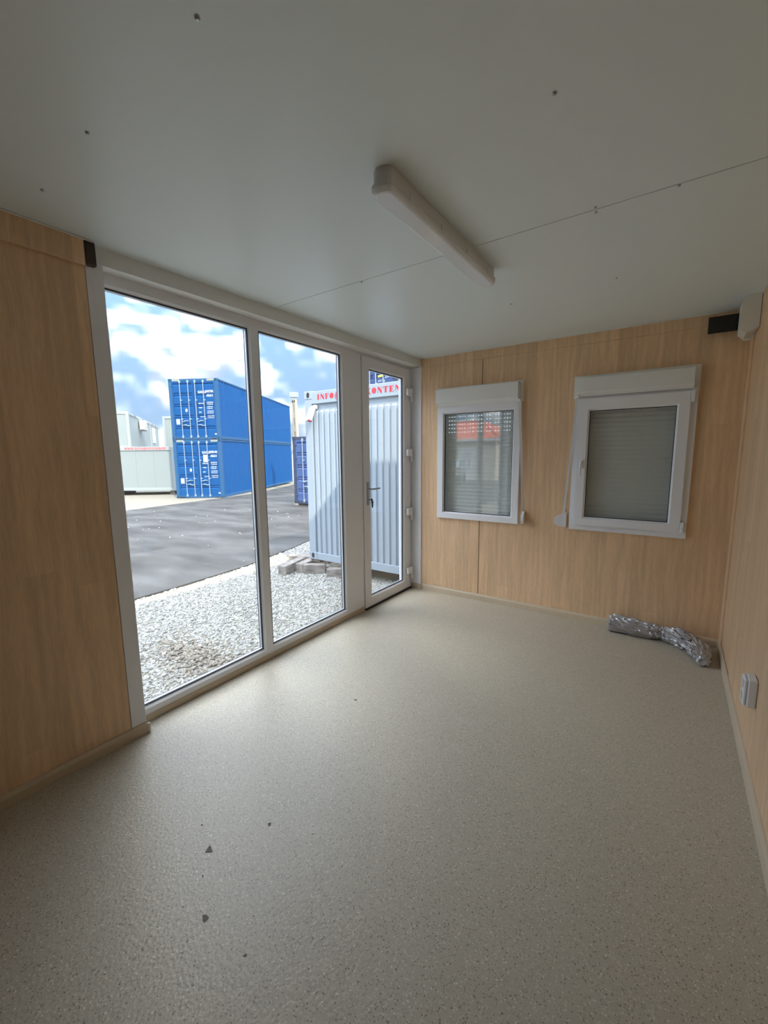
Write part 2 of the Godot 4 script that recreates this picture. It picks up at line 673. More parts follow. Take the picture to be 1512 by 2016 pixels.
func build_shell() -> void:
	var o := struct("floor", "speckled grey-brown vinyl floor of the cabin", "floor")
	part("vinyl_sheet", MB.new().bx(-0.15, W + 0.15, -0.006, 0.0, -0.1, L + 0.1, 0.0), M.vinyl_floor, o)
	part("floor_deck", MB.new().bx(-0.15, W + 0.15, -0.16, -0.0065, -0.12, L + 0.12, 0.0), M.wall_core, o)
	var k := 0
	for s in [[0.923, 3.205, 0.020], [1.03, 3.0, 0.013], [1.133, 3.357, 0.013], [0.776, 2.109, 0.012], [1.332, 3.347, 0.008], [0.80, 3.16, 0.006], [1.0, 3.28, 0.005]]:
		var pl := PackedVector2Array()
		rng.seed = 900 + k
		for q in 8:
			var rr: float = s[2] * rng.randf_range(0.35, 1.0)
			pl.append(Vector2(s[0] + rr * cos(TAU * q / 8) * 1.2, s[1] + rr * sin(TAU * q / 8)))
		part("dirt_mark", MB.new().prism(pl, 1, -0.0005, 0.0012), M.dirt, o)
		k += 1
	for s in [[1.645, 2.266], [1.21, 2.93], [1.72, 1.7]]:
		part("pale_fleck", MB.new().box(Vector3(s[0], 0.0015, s[1]), Vector3(0.008, 0.004, 0.005), 0.001), M.pale, o)

	# ceiling: two coated sheets that meet at the seam
	o = struct("ceiling", "off-white coated sheet ceiling with one seam across the room", "ceiling")
	part("ceiling_panel", MB.new().bx(-0.15, W + 0.15, H, H + 0.012, -0.12, 1.9455, 0.0008), M.ceiling_sheet, o)
	part("ceiling_panel", MB.new().bx(-0.15, W + 0.15, H + 0.001, H + 0.012, 1.9485, L + 0.12, 0.0008), M.ceiling_sheet, o)
	part("ceiling_core", MB.new().bx(-0.15, W + 0.15, H + 0.0125, H + 0.12, -0.12, L + 0.12, 0.0), M.ceiling_core, o)
	part("edge_bead", MB.new().bx(0.05, W, H - 0.006, H, 0.0, 0.006, 0.002), M.white_sheet, o)
	part("edge_bead", MB.new().bx(W - 0.006, W, H - 0.006, H, 0.006, L, 0.002), M.white_sheet, o)
	part("edge_bead", MB.new().bx(0.021, 0.027, H - 0.006, H, 3.03, L, 0.002), M.white_sheet, o)
	for s in [[1.343, 3.319], [0.753, 3.32], [1.959, 2.636], [1.966, 1.968], [1.964, 1.927], [2.245, 1.94], [1.957, 1.123], [1.333, 1.064], [0.747, 1.94], [0.3, 3.3]]:
		part("screw", MB.new().lathe(Vector3(s[0], H, s[1]), [Vector2(0.0, -0.005), Vector2(0.003, -0.0048), Vector2(0.0058, -0.002), Vector2(0.0065, 0.0)], 10), M.steel, o)
	o = struct("roof", "flat steel roof deck above the cabin ceiling", "roof")
	part("roof_deck", MB.new().bx(-0.17, W + 0.17, H + 0.122, H + 0.25, -0.13, L + 0.13, 0.005), M.white_sheet, o)

	# left wall beside the glazing
	o = struct("wall_left", "dark shaded wood laminate wall left of the glazing", "wall")
	part("wall_panel", MB.new().bx(-0.02, 0.0, 0.0, H, 3.0665, L, 0.0015), M.wood_laminate, o)
	part("wall_core", MB.new().bx(-0.15, -0.0205, 0.0, H, 3.066, L + 0.12, 0.0), M.wall_core, o)
	part("white_jamb", MB.new().bx(-0.15, 0.001, 0.0, 2.42, 2.99, 3.065, 0.002), M.white_plastic, o)
	var hp := PackedVector2Array([Vector2(-0.15, -0.001), Vector2(0.036, -0.001), Vector2(-0.012, 3.03), Vector2(-0.15, 3.03)])
	part("header", MB.new().prism(hp, 1, 2.42, H + 0.004), M.white_sheet, o)
	part("corner_post", MB.new().bx(-0.15, 0.046, 0.0, 2.418, 0.0, 0.0145, 0.002), M.white_plastic, o)
	o = struct("trim_1", "brown wood board along the top of the left wall", "trim")
	part("top_board", MB.new().bx(0.0, 0.02, 2.387, H - 0.001, 3.068, L, 0.002), M.wood_laminate, o)
	part("end_block", MB.new().bx(0.0, 0.024, 2.392, H - 0.001, 3.022, 3.068, 0.006), M.dark_brown, o)

	# back wall with two window openings
	o = struct("wall_back", "wood laminate wall with two shuttered windows", "wall")
	var holes := [R(0.30, 1.07, 0.88, 1.97), R(1.61, 2.38, 0.88, 1.97)]
	part("wall_core", MB.new().slab(2, R(-0.15, W + 0.15, -0.01, H), holes, -0.12, -0.0125), M.wall_core, o)
	part("wall_panel", MB.new().slab(2, R(-0.15, 0.7155, 0.0, 2.4105), [holes[0]], -0.012, 0.0025), M.wood_laminate, o)
	part("wall_panel", MB.new().slab(2, R(0.7215, W, 0.0, 2.4105), [holes[0], holes[1]], -0.012, 0.0), M.wood_laminate, o)
	part("top_board", MB.new().bx(-0.1, W, 2.412, H, -0.012, 0.001, 0.001), M.wood_laminate, o)
	# right wall
	o = struct("wall_right", "wood laminate wall on the right with a low socket", "wall")
	part("corner_strip", MB.new().bx(W - 0.012, W + 0.012, 0.0, H, 0.0, 0.122, 0.003), M.wood_laminate, o)
	part("wall_panel", MB.new().bx(W, W + 0.012, 0.0, H, 0.123, 0.642, 0.0015), M.wood_laminate, o)
	part("wall_panel", MB.new().bx(W - 0.003, W + 0.012, 0.0, H, 0.650, 3.2, 0.002), M.wood_laminate, o)
	part("wall_panel", MB.new().bx(W - 0.003, W + 0.012, 0.0, H, 3.206, L, 0.002), M.wood_laminate, o)
	part("wall_core", MB.new().bx(W + 0.0125, W + 0.15, -0.01, H, -0.12, L + 0.12, 0.0), M.wall_core, o)
	o = struct("wall_rear", "wood laminate wall behind the viewer", "wall")
	part("wall_panel", MB.new().bx(0.0, W, 0.0, H, L, L + 0.012, 0.0), M.wood_laminate, o)
	part("wall_core", MB.new().bx(-0.15, W + 0.15, -0.01, H, L + 0.0125, L + 0.12, 0.0), M.wall_core, o)

	# baseboards: a rounded profile
	var prof := func(hh: float, th: float, s: float) -> PackedVector2Array:
		var q := PackedVector2Array([Vector2(0, 0), Vector2(s * th, 0), Vector2(s * th, hh * 0.70), Vector2(s * th * 0.86, hh * 0.80), Vector2(s * th * 0.55, hh * 0.88), Vector2(s * th * 0.45, hh * 0.97), Vector2(s * th * 0.25, hh), Vector2(0, hh)])
		return q
	o = struct("baseboard_back", "pale wood skirting board under the two windows", "skirting board")
	var bp := MB.new()
	for seg in [[0.05, 0.745], [0.746, W - 0.014]]:
		bp = MB.new()
		var pp: PackedVector2Array = prof.call(0.066, 0.016, 1.0)
		bp.prism(pp, 0, 0, 0)
		bp = MB.new()
		var zp := PackedVector2Array()
		for q in pp:
			zp.append(Vector2(q.x, q.y))
		bp.prism(zp, 0, seg[0], seg[1])
		part("board", bp, M.wood_trim, o)
	o = struct("baseboard_right", "pale wood skirting board along the right wall", "skirting board")
	var rp := PackedVector2Array()
	for q in prof.call(0.070, 0.016, -1.0):
		rp.append(Vector2(W - 0.003 + q.x, q.y))
	part("board", MB.new().prism(rp, 2, 0.0, L), M.wood_trim, o)
	o = struct("baseboard_left", "dark shaded skirting board under the left wood wall", "skirting board")
	rp = PackedVector2Array()
	for q in prof.call(0.062, 0.016, 1.0):
		rp.append(Vector2(q.x + 0.001, q.y))
	part("board", MB.new().prism(rp, 2, 2.992, L), M.wood_trim, o)
	part("end_cap", MB.new().bx(0.0, 0.022, 0.0, 0.056, 2.975, 2.9915, 0.006), M.pale, o)
	o = struct("baseboard_front", "low wood sill strip under the tall glazing", "skirting board")
	part("sill_strip", MB.new().bx(-0.1, -0.080, 0.0, 0.043, 0.888, 2.989, 0.003), M.wood_trim, o)
	part("corner_piece", MB.new().bx(-0.07, 0.052, 0.0, 0.06, 0.0148, 0.024, 0.003), M.wood_trim, o)


const FX := -0.085   # inner face of the glazing frames

func build_front_glazing() -> void:
	var o := struct("window_1", "tall white framed double glazing overlooking the yard", "window")
	var g1 := R(2.096, 2.963, 0.093, 2.352)
	var g2 := R(1.157, 2.005, 0.097, 2.355)
	var fr := MB.new().slab(0, R(0.886, 2.99, 0.0, 2.42), [g1.grow(0.014), g2.grow(0.014)], -0.15, FX)
	part("frame", fr, M.white_plastic, o)
	part("door_frame", MB.new().slab(0, R(0.0, 0.886, 0.0, 2.42), [R(0.028, 0.884, -0.1, 2.40)], -0.15, FX - 0.004), M.white_plastic, o)
	for g in [g1, g2]:
		part("glazing_bead", MB.new().ring(0, g.grow(0.014), g, FX - 0.001, FX - 0.018), M.white_plastic, o)
		part("gasket", MB.new().slab(0, g.grow(0.003), [g.grow(-0.0045)], FX - 0.024, FX - 0.016), M.grey_rubber, o)
		part("spacer_bar", MB.new().slab(0, g.grow(0.004), [g.grow(-0.0065)], FX - 0.042, FX - 0.026), M.spacer, o)
		part("gasket", MB.new().slab(0, g.grow(0.003), [g.grow(-0.0045)], FX - 0.053, FX - 0.044), M.grey_rubber, o)
		part("pane", MB.new().slab(0, g.grow(0.010), [], FX - 0.046, FX - 0.022), M.glass_pane, o)


func build_door() -> void:
	var o := struct("door_1", "white glazed door with a steel lever handle beside the back corner", "door")
	var g := R(0.172, 0.763, 0.119, 2.293)
	var x1 := -0.076
	part("leaf_frame", MB.new().slab(0, R(0.034, 0.878, 0.018, 2.394), [g.grow(0.014)], -0.146, x1), M.white_plastic, o)
	part("glazing_bead", MB.new().ring(0, g.grow(0.014), g, x1 - 0.001, x1 - 0.018), M.white_plastic, o)
	part("gasket", MB.new().slab(0, g.grow(0.003), [g.grow(-0.0045)], x1 - 0.024, x1 - 0.016), M.grey_rubber, o)
	part("spacer_bar", MB.new().slab(0, g.grow(0.004), [g.grow(-0.0065)], x1 - 0.042, x1 - 0.026), M.spacer, o)
	part("pane", MB.new().slab(0, g.grow(0.010), [], x1 - 0.046, x1 - 0.022), M.glass_pane, o)
	part("threshold", MB.new().bx(-0.15, -0.06, 0.0, 0.014, 0.03, 0.884, 0.004), M.grey_rubber, o)
	# handle: backplate, neck, lever
	var h := part("handle", MB.new().bx(x1, x1 + 0.008, 1.03, 1.25, 0.798, 0.832, 0.003), M.steel, o, "steel door lever on a long backplate")
	part("lever", MB.new().tube([Vector3(x1 + 0.004, 1.186, 0.815), Vector3(x1 + 0.045, 1.186, 0.815), Vector3(x1 + 0.055, 1.186, 0.803), Vector3(x1 + 0.055, 1.187, 0.74), Vector3(x1 + 0.05, 1.186, 0.69)], [0.009, 0.009, 0.0095, 0.009, 0.0075], 12), M.steel, h)
	part("lock_cylinder", MB.new().tube([Vector3(x1 + 0.002, 1.085, 0.815), Vector3(x1 + 0.016, 1.085, 0.815)], [0.0085, 0.008], 12), M.steel, h)
	for y in [2.155, 1.525, 0.883, 0.216]:
		var hi := part("hinge", MB.new().bx(x1, x1 + 0.034, y - 0.036, y + 0.040, 0.07, 0.135, 0.007), M.white_plastic, o)
		part("knuckle", MB.new().tube([Vector3(x1 + 0.022, y - 0.095, 0.048), Vector3(x1 + 0.022, y + 0.042, 0.048)], [0.0150, 0.0150], 12), M.white_plastic, hi)
		part("hinge_plate", MB.new().bx(x1 + 0.003, x1 + 0.032, y - 0.036, y + 0.040, 0.050, 0.078, 0.004), M.white_plastic, hi)
	# the key left in the lock
	var k := thing("key", "black headed key hanging in the glazed door lock", "key", Vector3(x1 + 0.016, 1.085, 0.815))
	part("blade", MB.new().box(Vector3(0.008, 0, 0), Vector3(0.02, 0.008, 0.0022), 0.0005), M.steel, k)
	part("bow", MB.new().lathe(Vector3(0, 0, 0), [Vector2(0.0, -0.002), Vector2(0.011, -0.002), Vector2(0.012, 0.0), Vector2(0.011, 0.002), Vector2(0.0, 0.002)], 14), M.black_plastic, k).transform = Transform3D(Basis(Vector3.RIGHT, PI / 2), Vector3(0.026, 0, 0))
	var tg := part("fob", MB.new().prism(PackedVector2Array([Vector2(-0.008, 0), Vector2(-0.011, -0.014), Vector2(-0.006, -0.034), Vector2(-0.006, -0.064), Vector2(0.006, -0.064), Vector2(0.006, -0.034), Vector2(0.011, -0.014), Vector2(0.008, 0)]), 0, -0.004, 0.004), M.black_plastic, k)
	tg.position = Vector3(0.032, -0.01, -0.004)


func shutter(called_label: String, where: Vector3, bx0: float, bx1: float, fl: Rect2, hole: Rect2, box_y: Array, slots: int, winder_x: float, turned: bool, strap_top: Vector3, winder_label: String) -> void:
	var o := thing("roller_shutter", called_label, "roller shutter", where, 0.0, "roller shutters of the back windows")
	var d := 0.085
	part("backing_plate", MB.new().slab(2, fl, [R(hole.position.x + 0.02, hole.end.x - 0.02, 1.0, 1.9)], 0.0005, 0.010), M.white_sheet, o)
	var pr := PackedVector2Array([Vector2(0.010, box_y[0] - 0.012), Vector2(d * 0.55, box_y[0] - 0.012), Vector2(d, box_y[0] + 0.022), Vector2(d, box_y[1] - 0.004), Vector2(d - 0.004, box_y[1]), Vector2(0.010, box_y[1])])
	part("shutter_box", MB.new().prism(pr, 0, bx0, bx1), M.white_sheet, o)
	part("guide_rail", MB.new().bx(hole.position.x - 0.004, hole.position.x + 0.02, hole.position.y, hole.end.y, -0.118, -0.05, 0.002), M.slat_grey, o)
	part("guide_rail", MB.new().bx(hole.end.x - 0.02, hole.end.x + 0.004, hole.position.y, hole.end.y, -0.118, -0.05, 0.002), M.slat_grey, o)
	# slats, each its own piece; the topmost joints are punched with light slots
	var x0 := hole.position.x + 0.006
	var x1 := hole.end.x - 0.006
	var pitch := 0.039
	var y := 0.878
	var rows := int((hole.end.y - 0.874) / pitch)
	var sp := PackedVector2Array([Vector2(-0.086, 0.0005), Vector2(-0.0785, 0.0005), Vector2(-0.0755, 0.008), Vector2(-0.0745, 0.0175), Vector2(-0.0755, 0.022), Vector2(-0.0785, 0.028), Vector2(-0.086, 0.028)])
	var sm := MB.new().prism(sp, 0, x0, x1).mesh()
	var solid := MB.new().bx(x0, x1, 0.0278, 0.0395, -0.0845, -0.0805, 0.0).mesh()
	var web := MB.new()
	var nslot := 25
	var sw := (x1 - x0 - 0.03) / nslot
	web.bx(x0, x0 + 0.015 + sw * 0.21, 0.0278, 0.0395, -0.0845, -0.0805, 0.0)
	for k in nslot:
		web.bx(x0 + 0.015 + sw * (k + 0.79), x0 + 0.015 + sw * (k + 1.21), 0.0278, 0.0395, -0.0845, -0.0805, 0.0)
	var webm := web.mesh()
	for k in rows + 1:
		var s := part("slat", sm, M.slat_grey, o)
		s.position.y = y + pitch * k
		part("slat_joint", webm if k >= rows - slots else solid, M.slat_grey, s)
	# strap winder and tape
	var wi := part("strap_winder", MB.new().prism(PackedVector2Array([Vector2(0, 0.0), Vector2(0, 0.118), Vector2(-0.03, 0.114), Vector2(-0.09, 0.086), Vector2(-0.102, 0.066), Vector2(-0.104, 0.036), Vector2(-0.088, 0.012), Vector2(-0.045, 0.0)]), 2, 0.0, 0.024), M.white_plastic, o, winder_label)
	wi.position = Vector3(winder_x, 0.852, 0.004)
	if turned:
		wi.rotation.y = 1.72
		wi.position = Vector3(winder_x, 0.850, 0.008)
	else:
		wi.rotation.y = 0.16
	for yy in [-0.006, 0.126]:
		var ey := MB.new().lathe(Vector3.ZERO, [Vector2(0.0035, -0.003), Vector2(0.0085, -0.003), Vector2(0.0085, 0.003), Vector2(0.0035, 0.003), Vector2(0.0035, -0.003)], 12)
		part("eyelet", ey, M.white_plastic, wi).transform = Transform3D(Basis(Vector3.RIGHT, PI / 2), Vector3(-0.006, yy, 0.006))
	var foot: Vector3 = wi.transform * Vector3(-0.026, 0.114, 0.012)
	var rib := MB.new()
	var last := []
	for k in 25:
		var t := k / 24.0
		var p := strap_top.lerp(foot, t)
		var an := 0.25 if not turned else 0.15 + 0.9 * t
		var side := Vector3(cos(an), 0, -sin(an)) * (0.009 if not turned else 0.013)
		var nn := Vector3(sin(an), 0, cos(an)) * 0.0007
		var ring := [p - side - nn, p + side - nn, p + side + nn, p - side + nn]
		if k:
			for q in 4:
				rib.quad(last[q], last[(q + 1) % 4], ring[(q + 1) % 4], ring[q], (p + strap_top.lerp(foot, (k - 1) / 24.0)) / 2)
		last = ring
	part("strap", rib, M.white_plastic, o)
	part("strap_guide", MB.new().box(strap_top + Vector3(0, 0.004, 0), Vector3(0.026, 0.022, 0.02), 0.004), M.white_plastic, o)


func build_back_windows() -> void:
	# fixed light, left
	var o := struct("window_2", "left back window, fixed white frame reflecting a house", "window")
	var g := R(0.326, 1.034, 0.905, 1.910)
	part("frame", MB.new().slab(2, R(0.250, 1.108, 0.838, 2.0), [g.grow(0.014)], -0.05, 0.030), M.white_plastic, o)
	part("glazing_bead", MB.new().ring(2, g.grow(0.014), g, 0.029, 0.010), M.white_plastic, o)
	part("gasket", MB.new().slab(2, g.grow(0.003), [g.grow(-0.004)], 0.002, 0.011), M.grey_rubber, o)
	part("spacer_bar", MB.new().slab(2, g.grow(0.004), [g.grow(-0.006)], -0.018, -0.003), M.spacer, o)
	part("pane", MB.new().slab(2, g.grow(0.010), [], -0.003, 0.001), M.glass_pane, o)
	part("pane", MB.new().slab(2, g.grow(0.010), [], -0.022, -0.018), M.glass_pane, o)
	# opening light, right
	o = struct("window_3", "right back window, opening white sash with grey shutter closed", "window")
	g = R(1.690, 2.290, 0.957, 1.857)
	part("frame", MB.new().slab(2, R(1.566, 2.416, 0.836, 1.985), [R(1.66, 2.32, 0.93, 1.89)], -0.05, 0.026), M.white_plastic, o)
	var s := part("sash", MB.new().slab(2, R(1.606, 2.372, 0.884, 1.958), [g.grow(0.014)], -0.02, 0.056), M.white_plastic, o)
	part("glazing_bead", MB.new().ring(2, g.grow(0.014), g, 0.055, 0.036), M.white_plastic, s)
	part("gasket", MB.new().slab(2, g.grow(0.003), [g.grow(-0.004)], 0.028, 0.037), M.grey_rubber, s)
	part("spacer_bar", MB.new().slab(2, g.grow(0.004), [g.grow(-0.006)], 0.008, 0.022), M.spacer, s)
	part("pane", MB.new().slab(2, g.grow(0.010), [], 0.023, 0.027), M.glass_pane, s)
	part("pane", MB.new().slab(2, g.grow(0.010), [], 0.004, 0.008), M.glass_pane, s)
	var h := part("handle", MB.new().bx(1.636, 1.664, 1.375, 1.452, 0.056, 0.068, 0.005), M.white_plastic, o)
	part("grip", MB.new().tube([Vector3(1.65, 1.428, 0.06), Vector3(1.65, 1.428, 0.092), Vector3(1.65, 1.415, 0.100), Vector3(1.648, 1.37, 0.100), Vector3(1.646, 1.315, 0.096)], [0.010, 0.010, 0.011, 0.009, 0.007], 10), M.white_plastic, h)
	for y in [1.92, 0.925]:
		part("hinge", MB.new().bx(2.374, 2.400, y - 0.045, y + 0.045, 0.026, 0.062, 0.006), M.white_plastic, o)
	shutter("roller shutter of the left back window, light slots in its top rows", Vector3.ZERO, 0.256, 1.092, R(0.248, 1.120, 1.985, 2.172), R(0.30, 1.07, 0.88, 1.97), [1.998, 2.155], 7, 1.148, true, Vector3(1.100, 1.985, 0.060), "strap winder seen edge-on beside the left back window")
	shutter("roller shutter of the right back window, fully closed without light slots", Vector3.ZERO, 1.586, 2.384, R(1.552, 2.420, 1.968, 2.152), R(1.61, 2.38, 0.88, 1.97), [1.990, 2.126], 0, 1.540, false, Vector3(1.592, 1.975, 0.066), "strap winder seen face-on left of the right back window")


func build_room_things() -> void:
	# batten luminaire on the ceiling, switched off
	var o := thing("batten_light", "long grey-white batten light, switched off, under the ceiling seam", "ceiling light", Vector3(1.392, H, 2.155))
	var half := 0.527
	var cap := func(w: float, hl: float, n: int) -> PackedVector2Array:
		var q := PackedVector2Array()
		for k in n + 1:
			var a := PI * k / n
			q.append(Vector2(w * cos(a), hl - w * 0.7 + w * 0.7 * sin(a)))
		for k in n + 1:
			var a := PI + PI * k / n
			q.append(Vector2(w * cos(a), -hl + w * 0.7 + w * 0.7 * sin(a)))
		return q
	part("housing", MB.new().prism(cap.call(0.040, half - 0.008, 8), 1, -0.05, 0.0), M.lamp_white, o)
	part("rim", MB.new().prism(cap.call(0.047, half, 8), 1, -0.060, -0.049), M.lamp_white, o)
	# diffuser: rounded trough
	var dm := MB.new()
	var outs: Array = []
	for lev in [[0.0445, half - 0.003, -0.060], [0.0445, half - 0.003, -0.067], [0.0425, half - 0.006, -0.074], [0.037, half - 0.012, -0.0795], [0.030, half - 0.020, -0.082]]:
		var ring := []
		for q in cap.call(lev[0], lev[1], 8):
			ring.append(Vector3(q.x, lev[2], q.y))
		outs.append(ring)
	for a in outs.size() - 1:
		for k in outs[a].size():
			var k2: int = (k + 1) % outs[a].size()
			dm.quad(outs[a][k], outs[a][k2], outs[a + 1][k2], outs[a + 1][k], Vector3(0, -0.04, (outs[a][k] as Vector3).z * 0.9))
	var fl := PackedVector2Array()
	for q in outs[outs.size() - 1]:
		fl.append(Vector2(q.x, q.z))
	dm.prism(fl, 1, -0.082, -0.0815)
	part("diffuser", dm, M.lamp_diffuser, o)
	for z in [-0.38, -0.13, 0.13, 0.38]:
		for sx in [-1.0, 1.0]:
			part("clip", MB.new().box(Vector3(sx * 0.0475, -0.054, z), Vector3(0.006, 0.022, 0.022), 0.001), M.lamp_white, o)

	# small fuse box under the ceiling in the back right corner
	o = thing("fuse_box", "white fuse box with its smoked door open in the ceiling corner", "fuse box", Vector3(W - 0.003, 2.27, 0.05))
	var fb := PackedVector2Array([Vector2(0.0, 0.03), Vector2(-0.06, 0.0), Vector2(-0.092, 0.022), Vector2(-0.092, 0.205), Vector2(-0.06, 0.229), Vector2(0.0, 0.229)])
	part("housing", MB.new().prism(fb, 2, 0.075, 0.26), M.box_white, o)
	part("side_cheek", MB.new().prism(PackedVector2Array([Vector2(0.0, 0.0), Vector2(-0.05, 0.0), Vector2(-0.075, 0.03), Vector2(-0.078, 0.075), Vector2(-0.058, 0.10), Vector2(-0.058, 0.15), Vector2(-0.075, 0.18), Vector2(-0.07, 0.229), Vector2(0.0, 0.229)]), 2, 0.0, 0.075), M.box_white, o)
	part("door", MB.new().bx(-0.255, -0.058, 0.072, 0.186, 0.02, 0.028, 0.003), M.smoked_plastic, o, "smoked dark door flap swung open")
	part("hinge", MB.new().tube([Vector3(-0.058, 0.08, 0.024), Vector3(-0.058, 0.18, 0.024)], [0.006, 0.006], 8), M.black_plastic, o)

	# double socket low on the right wall
	o = thing("wall_socket", "white surface socket low on the right wall", "socket", Vector3(W - 0.003, 0.345, 1.50))
	part("back_box", MB.new().bx(-0.036, 0.0, 0.0, 0.135, 0.0, 0.085, 0.006), M.white_plastic, o)
	part("face_plate", MB.new().bx(-0.050, -0.036, 0.004, 0.131, 0.004, 0.081, 0.005), M.white_plastic, o)
	for y in [0.038, 0.098]:
		part("outlet", MB.new().lathe(Vector3.ZERO, [Vector2(0.0, -0.004), Vector2(0.016, -0.004), Vector2(0.018, 0.0), Vector2(0.021, 0.0015), Vector2(0.0, 0.0015)], 16), M.box_white, o).transform = Transform3D(Basis(Vector3.BACK, PI / 2), Vector3(-0.0505, y, 0.042))

	# wrapped bundle on the floor
	o = thing("wrapped_bundle", "crumpled bundle in shiny grey plastic film on the floor corner", "bundle", Vector3.ZERO)
	part("film", bundle_mesh(), M.grey_film, o)
	part("tie", MB.new().tube(tie_ring(Vector3(2.318, 0.062, 0.080)), [0.004], 8), M.sticker_grey, o)


func tie_ring(c: Vector3) -> Array:
	var q := []
	for k in 17:
		var a := TAU * k / 16
		q.append(c + Vector3(0.012 * sin(a * 2.0), maxf(0.046 * sin(a), -0.055), 0.046 * cos(a)))
	return q


func bundle_mesh() -> MB:
	var mb := MB.new()
	var key := [
		[Vector3(1.935, 0.066, 0.088), 0.052, 0.062], [Vector3(1.955, 0.068, 0.086), 0.062, 0.068], [Vector3(2.05, 0.066, 0.086), 0.064, 0.066], [Vector3(2.15, 0.064, 0.085), 0.062, 0.064],
		[Vector3(2.24, 0.060, 0.080), 0.066, 0.060], [Vector3(2.29, 0.058, 0.078), 0.050, 0.050], [Vector3(2.318, 0.058, 0.080), 0.036, 0.040], [Vector3(2.345, 0.060, 0.086), 0.052, 0.055],
		[Vector3(2.41, 0.064, 0.105), 0.074, 0.062], [Vector3(2.48, 0.064, 0.148), 0.086, 0.062], [Vector3(2.535, 0.060, 0.225), 0.076, 0.058], [Vector3(2.562, 0.054, 0.310), 0.060, 0.052], [Vector3(2.568, 0.048, 0.385), 0.048, 0.046], [Vector3(2.566, 0.042, 0.420), 0.038, 0.038], [Vector3(2.565, 0.036, 0.434), 0.022, 0.026]]
	var nz := noise(77, 5.5, 3)
	var rows := 210
	var seg := 96
	var pts := []
	for i in rows + 1:
		var f := i * (key.size() - 1.0) / rows
		var k := mini(int(f), key.size() - 2)
		var t := f - k
		t = t * t * (3 - 2 * t) * 0.5 + t * 0.5
		var c: Vector3 = (key[k][0] as Vector3).lerp(key[k + 1][0], t)
		var rs: float = lerpf(key[k][1], key[k + 1][1], t)
		var ru: float = lerpf(key[k][2], key[k + 1][2], t)
		var dir: Vector3 = ((key[mini(k + 1, key.size() - 1)][0] as Vector3) - (key[maxi(k - 1, 0)][0] as Vector3)).normalized()
		var side := dir.cross(Vector3.UP).normalized()
		var row := []
		var neck := exp(-pow((c.x - 2.318) / 0.09, 2.0))
		for s in seg:
			var a := TAU * s / seg
			var tw := a + (c.x - 2.318) * 6.0
			var drift := 2.6 * nz.get_noise_2d(f * 0.05, 3.0) + 1.3 * nz.get_noise_3d(cos(tw) * 0.3, sin(tw) * 0.3, f * 0.09)
			var w1 := nz.get_noise_3d(cos(tw) * 0.40, sin(tw) * 0.40, f * 0.05)
			var fold := pow(absf(sin(tw * 3.5 + drift * 2.0)), 0.55)
			var fine := pow(absf(sin(tw * 8.0 - drift * 3.0)), 0.6)
			var crush := absf(nz.get_noise_3d(cos(a) * 0.7 + 9.0, sin(a) * 0.7, f * 0.16))
			var rr := 0.80 + 0.17 * fold + 0.10 * fine * (0.3 + neck) + 0.34 * w1 + 0.22 * crush
			var p := c + side * cos(a) * rs * rr + Vector3.UP * sin(a) * ru * rr
			p.y = maxf(p.y, 0.002 + 0.004 * absf(crush))
			p.z = maxf(p.z, 0.0175)
			row.append(p)
		pts.append(row)
	var ids := []
	for i in rows + 1:
		var line := []
		for k in seg:
			var du: Vector3 = pts[i][(k + 1) % seg] - pts[i][(k + seg - 1) % seg]
			var dv: Vector3 = pts[mini(i + 1, rows)][k] - pts[maxi(i - 1, 0)][k]
			var nn := du.cross(dv)
			var cen: Vector3 = (pts[i][0] + pts[i][seg / 2]) / 2.0
			if nn.dot(pts[i][k] - cen) < 0.0:
				nn = -nn
			line.append(mb.vert(pts[i][k], nn.normalized()))
		ids.append(line)
	for i in rows:
		for k in seg:
			var k2 := (k + 1) % seg
			mb.ix.append_array(PackedInt32Array([ids[i][k], ids[i][k2], ids[i + 1][k], ids[i][k2], ids[i + 1][k2], ids[i + 1][k]]))
	for e in [0, rows]:
		var c := Vector3()
		for q in pts[e]:
			c += q / seg
		var inn: Vector3 = pts[5 if e == 0 else rows - 5][0]
		var push: Vector3 = (c - (pts[6 if e == 0 else rows - 6][0] + pts[6 if e == 0 else rows - 6][seg / 2]) / 2).normalized() * -0.012
		for s in seg:
			mb.tri(c + push, pts[e][s], pts[e][(s + 1) % seg], inn)
	return mb

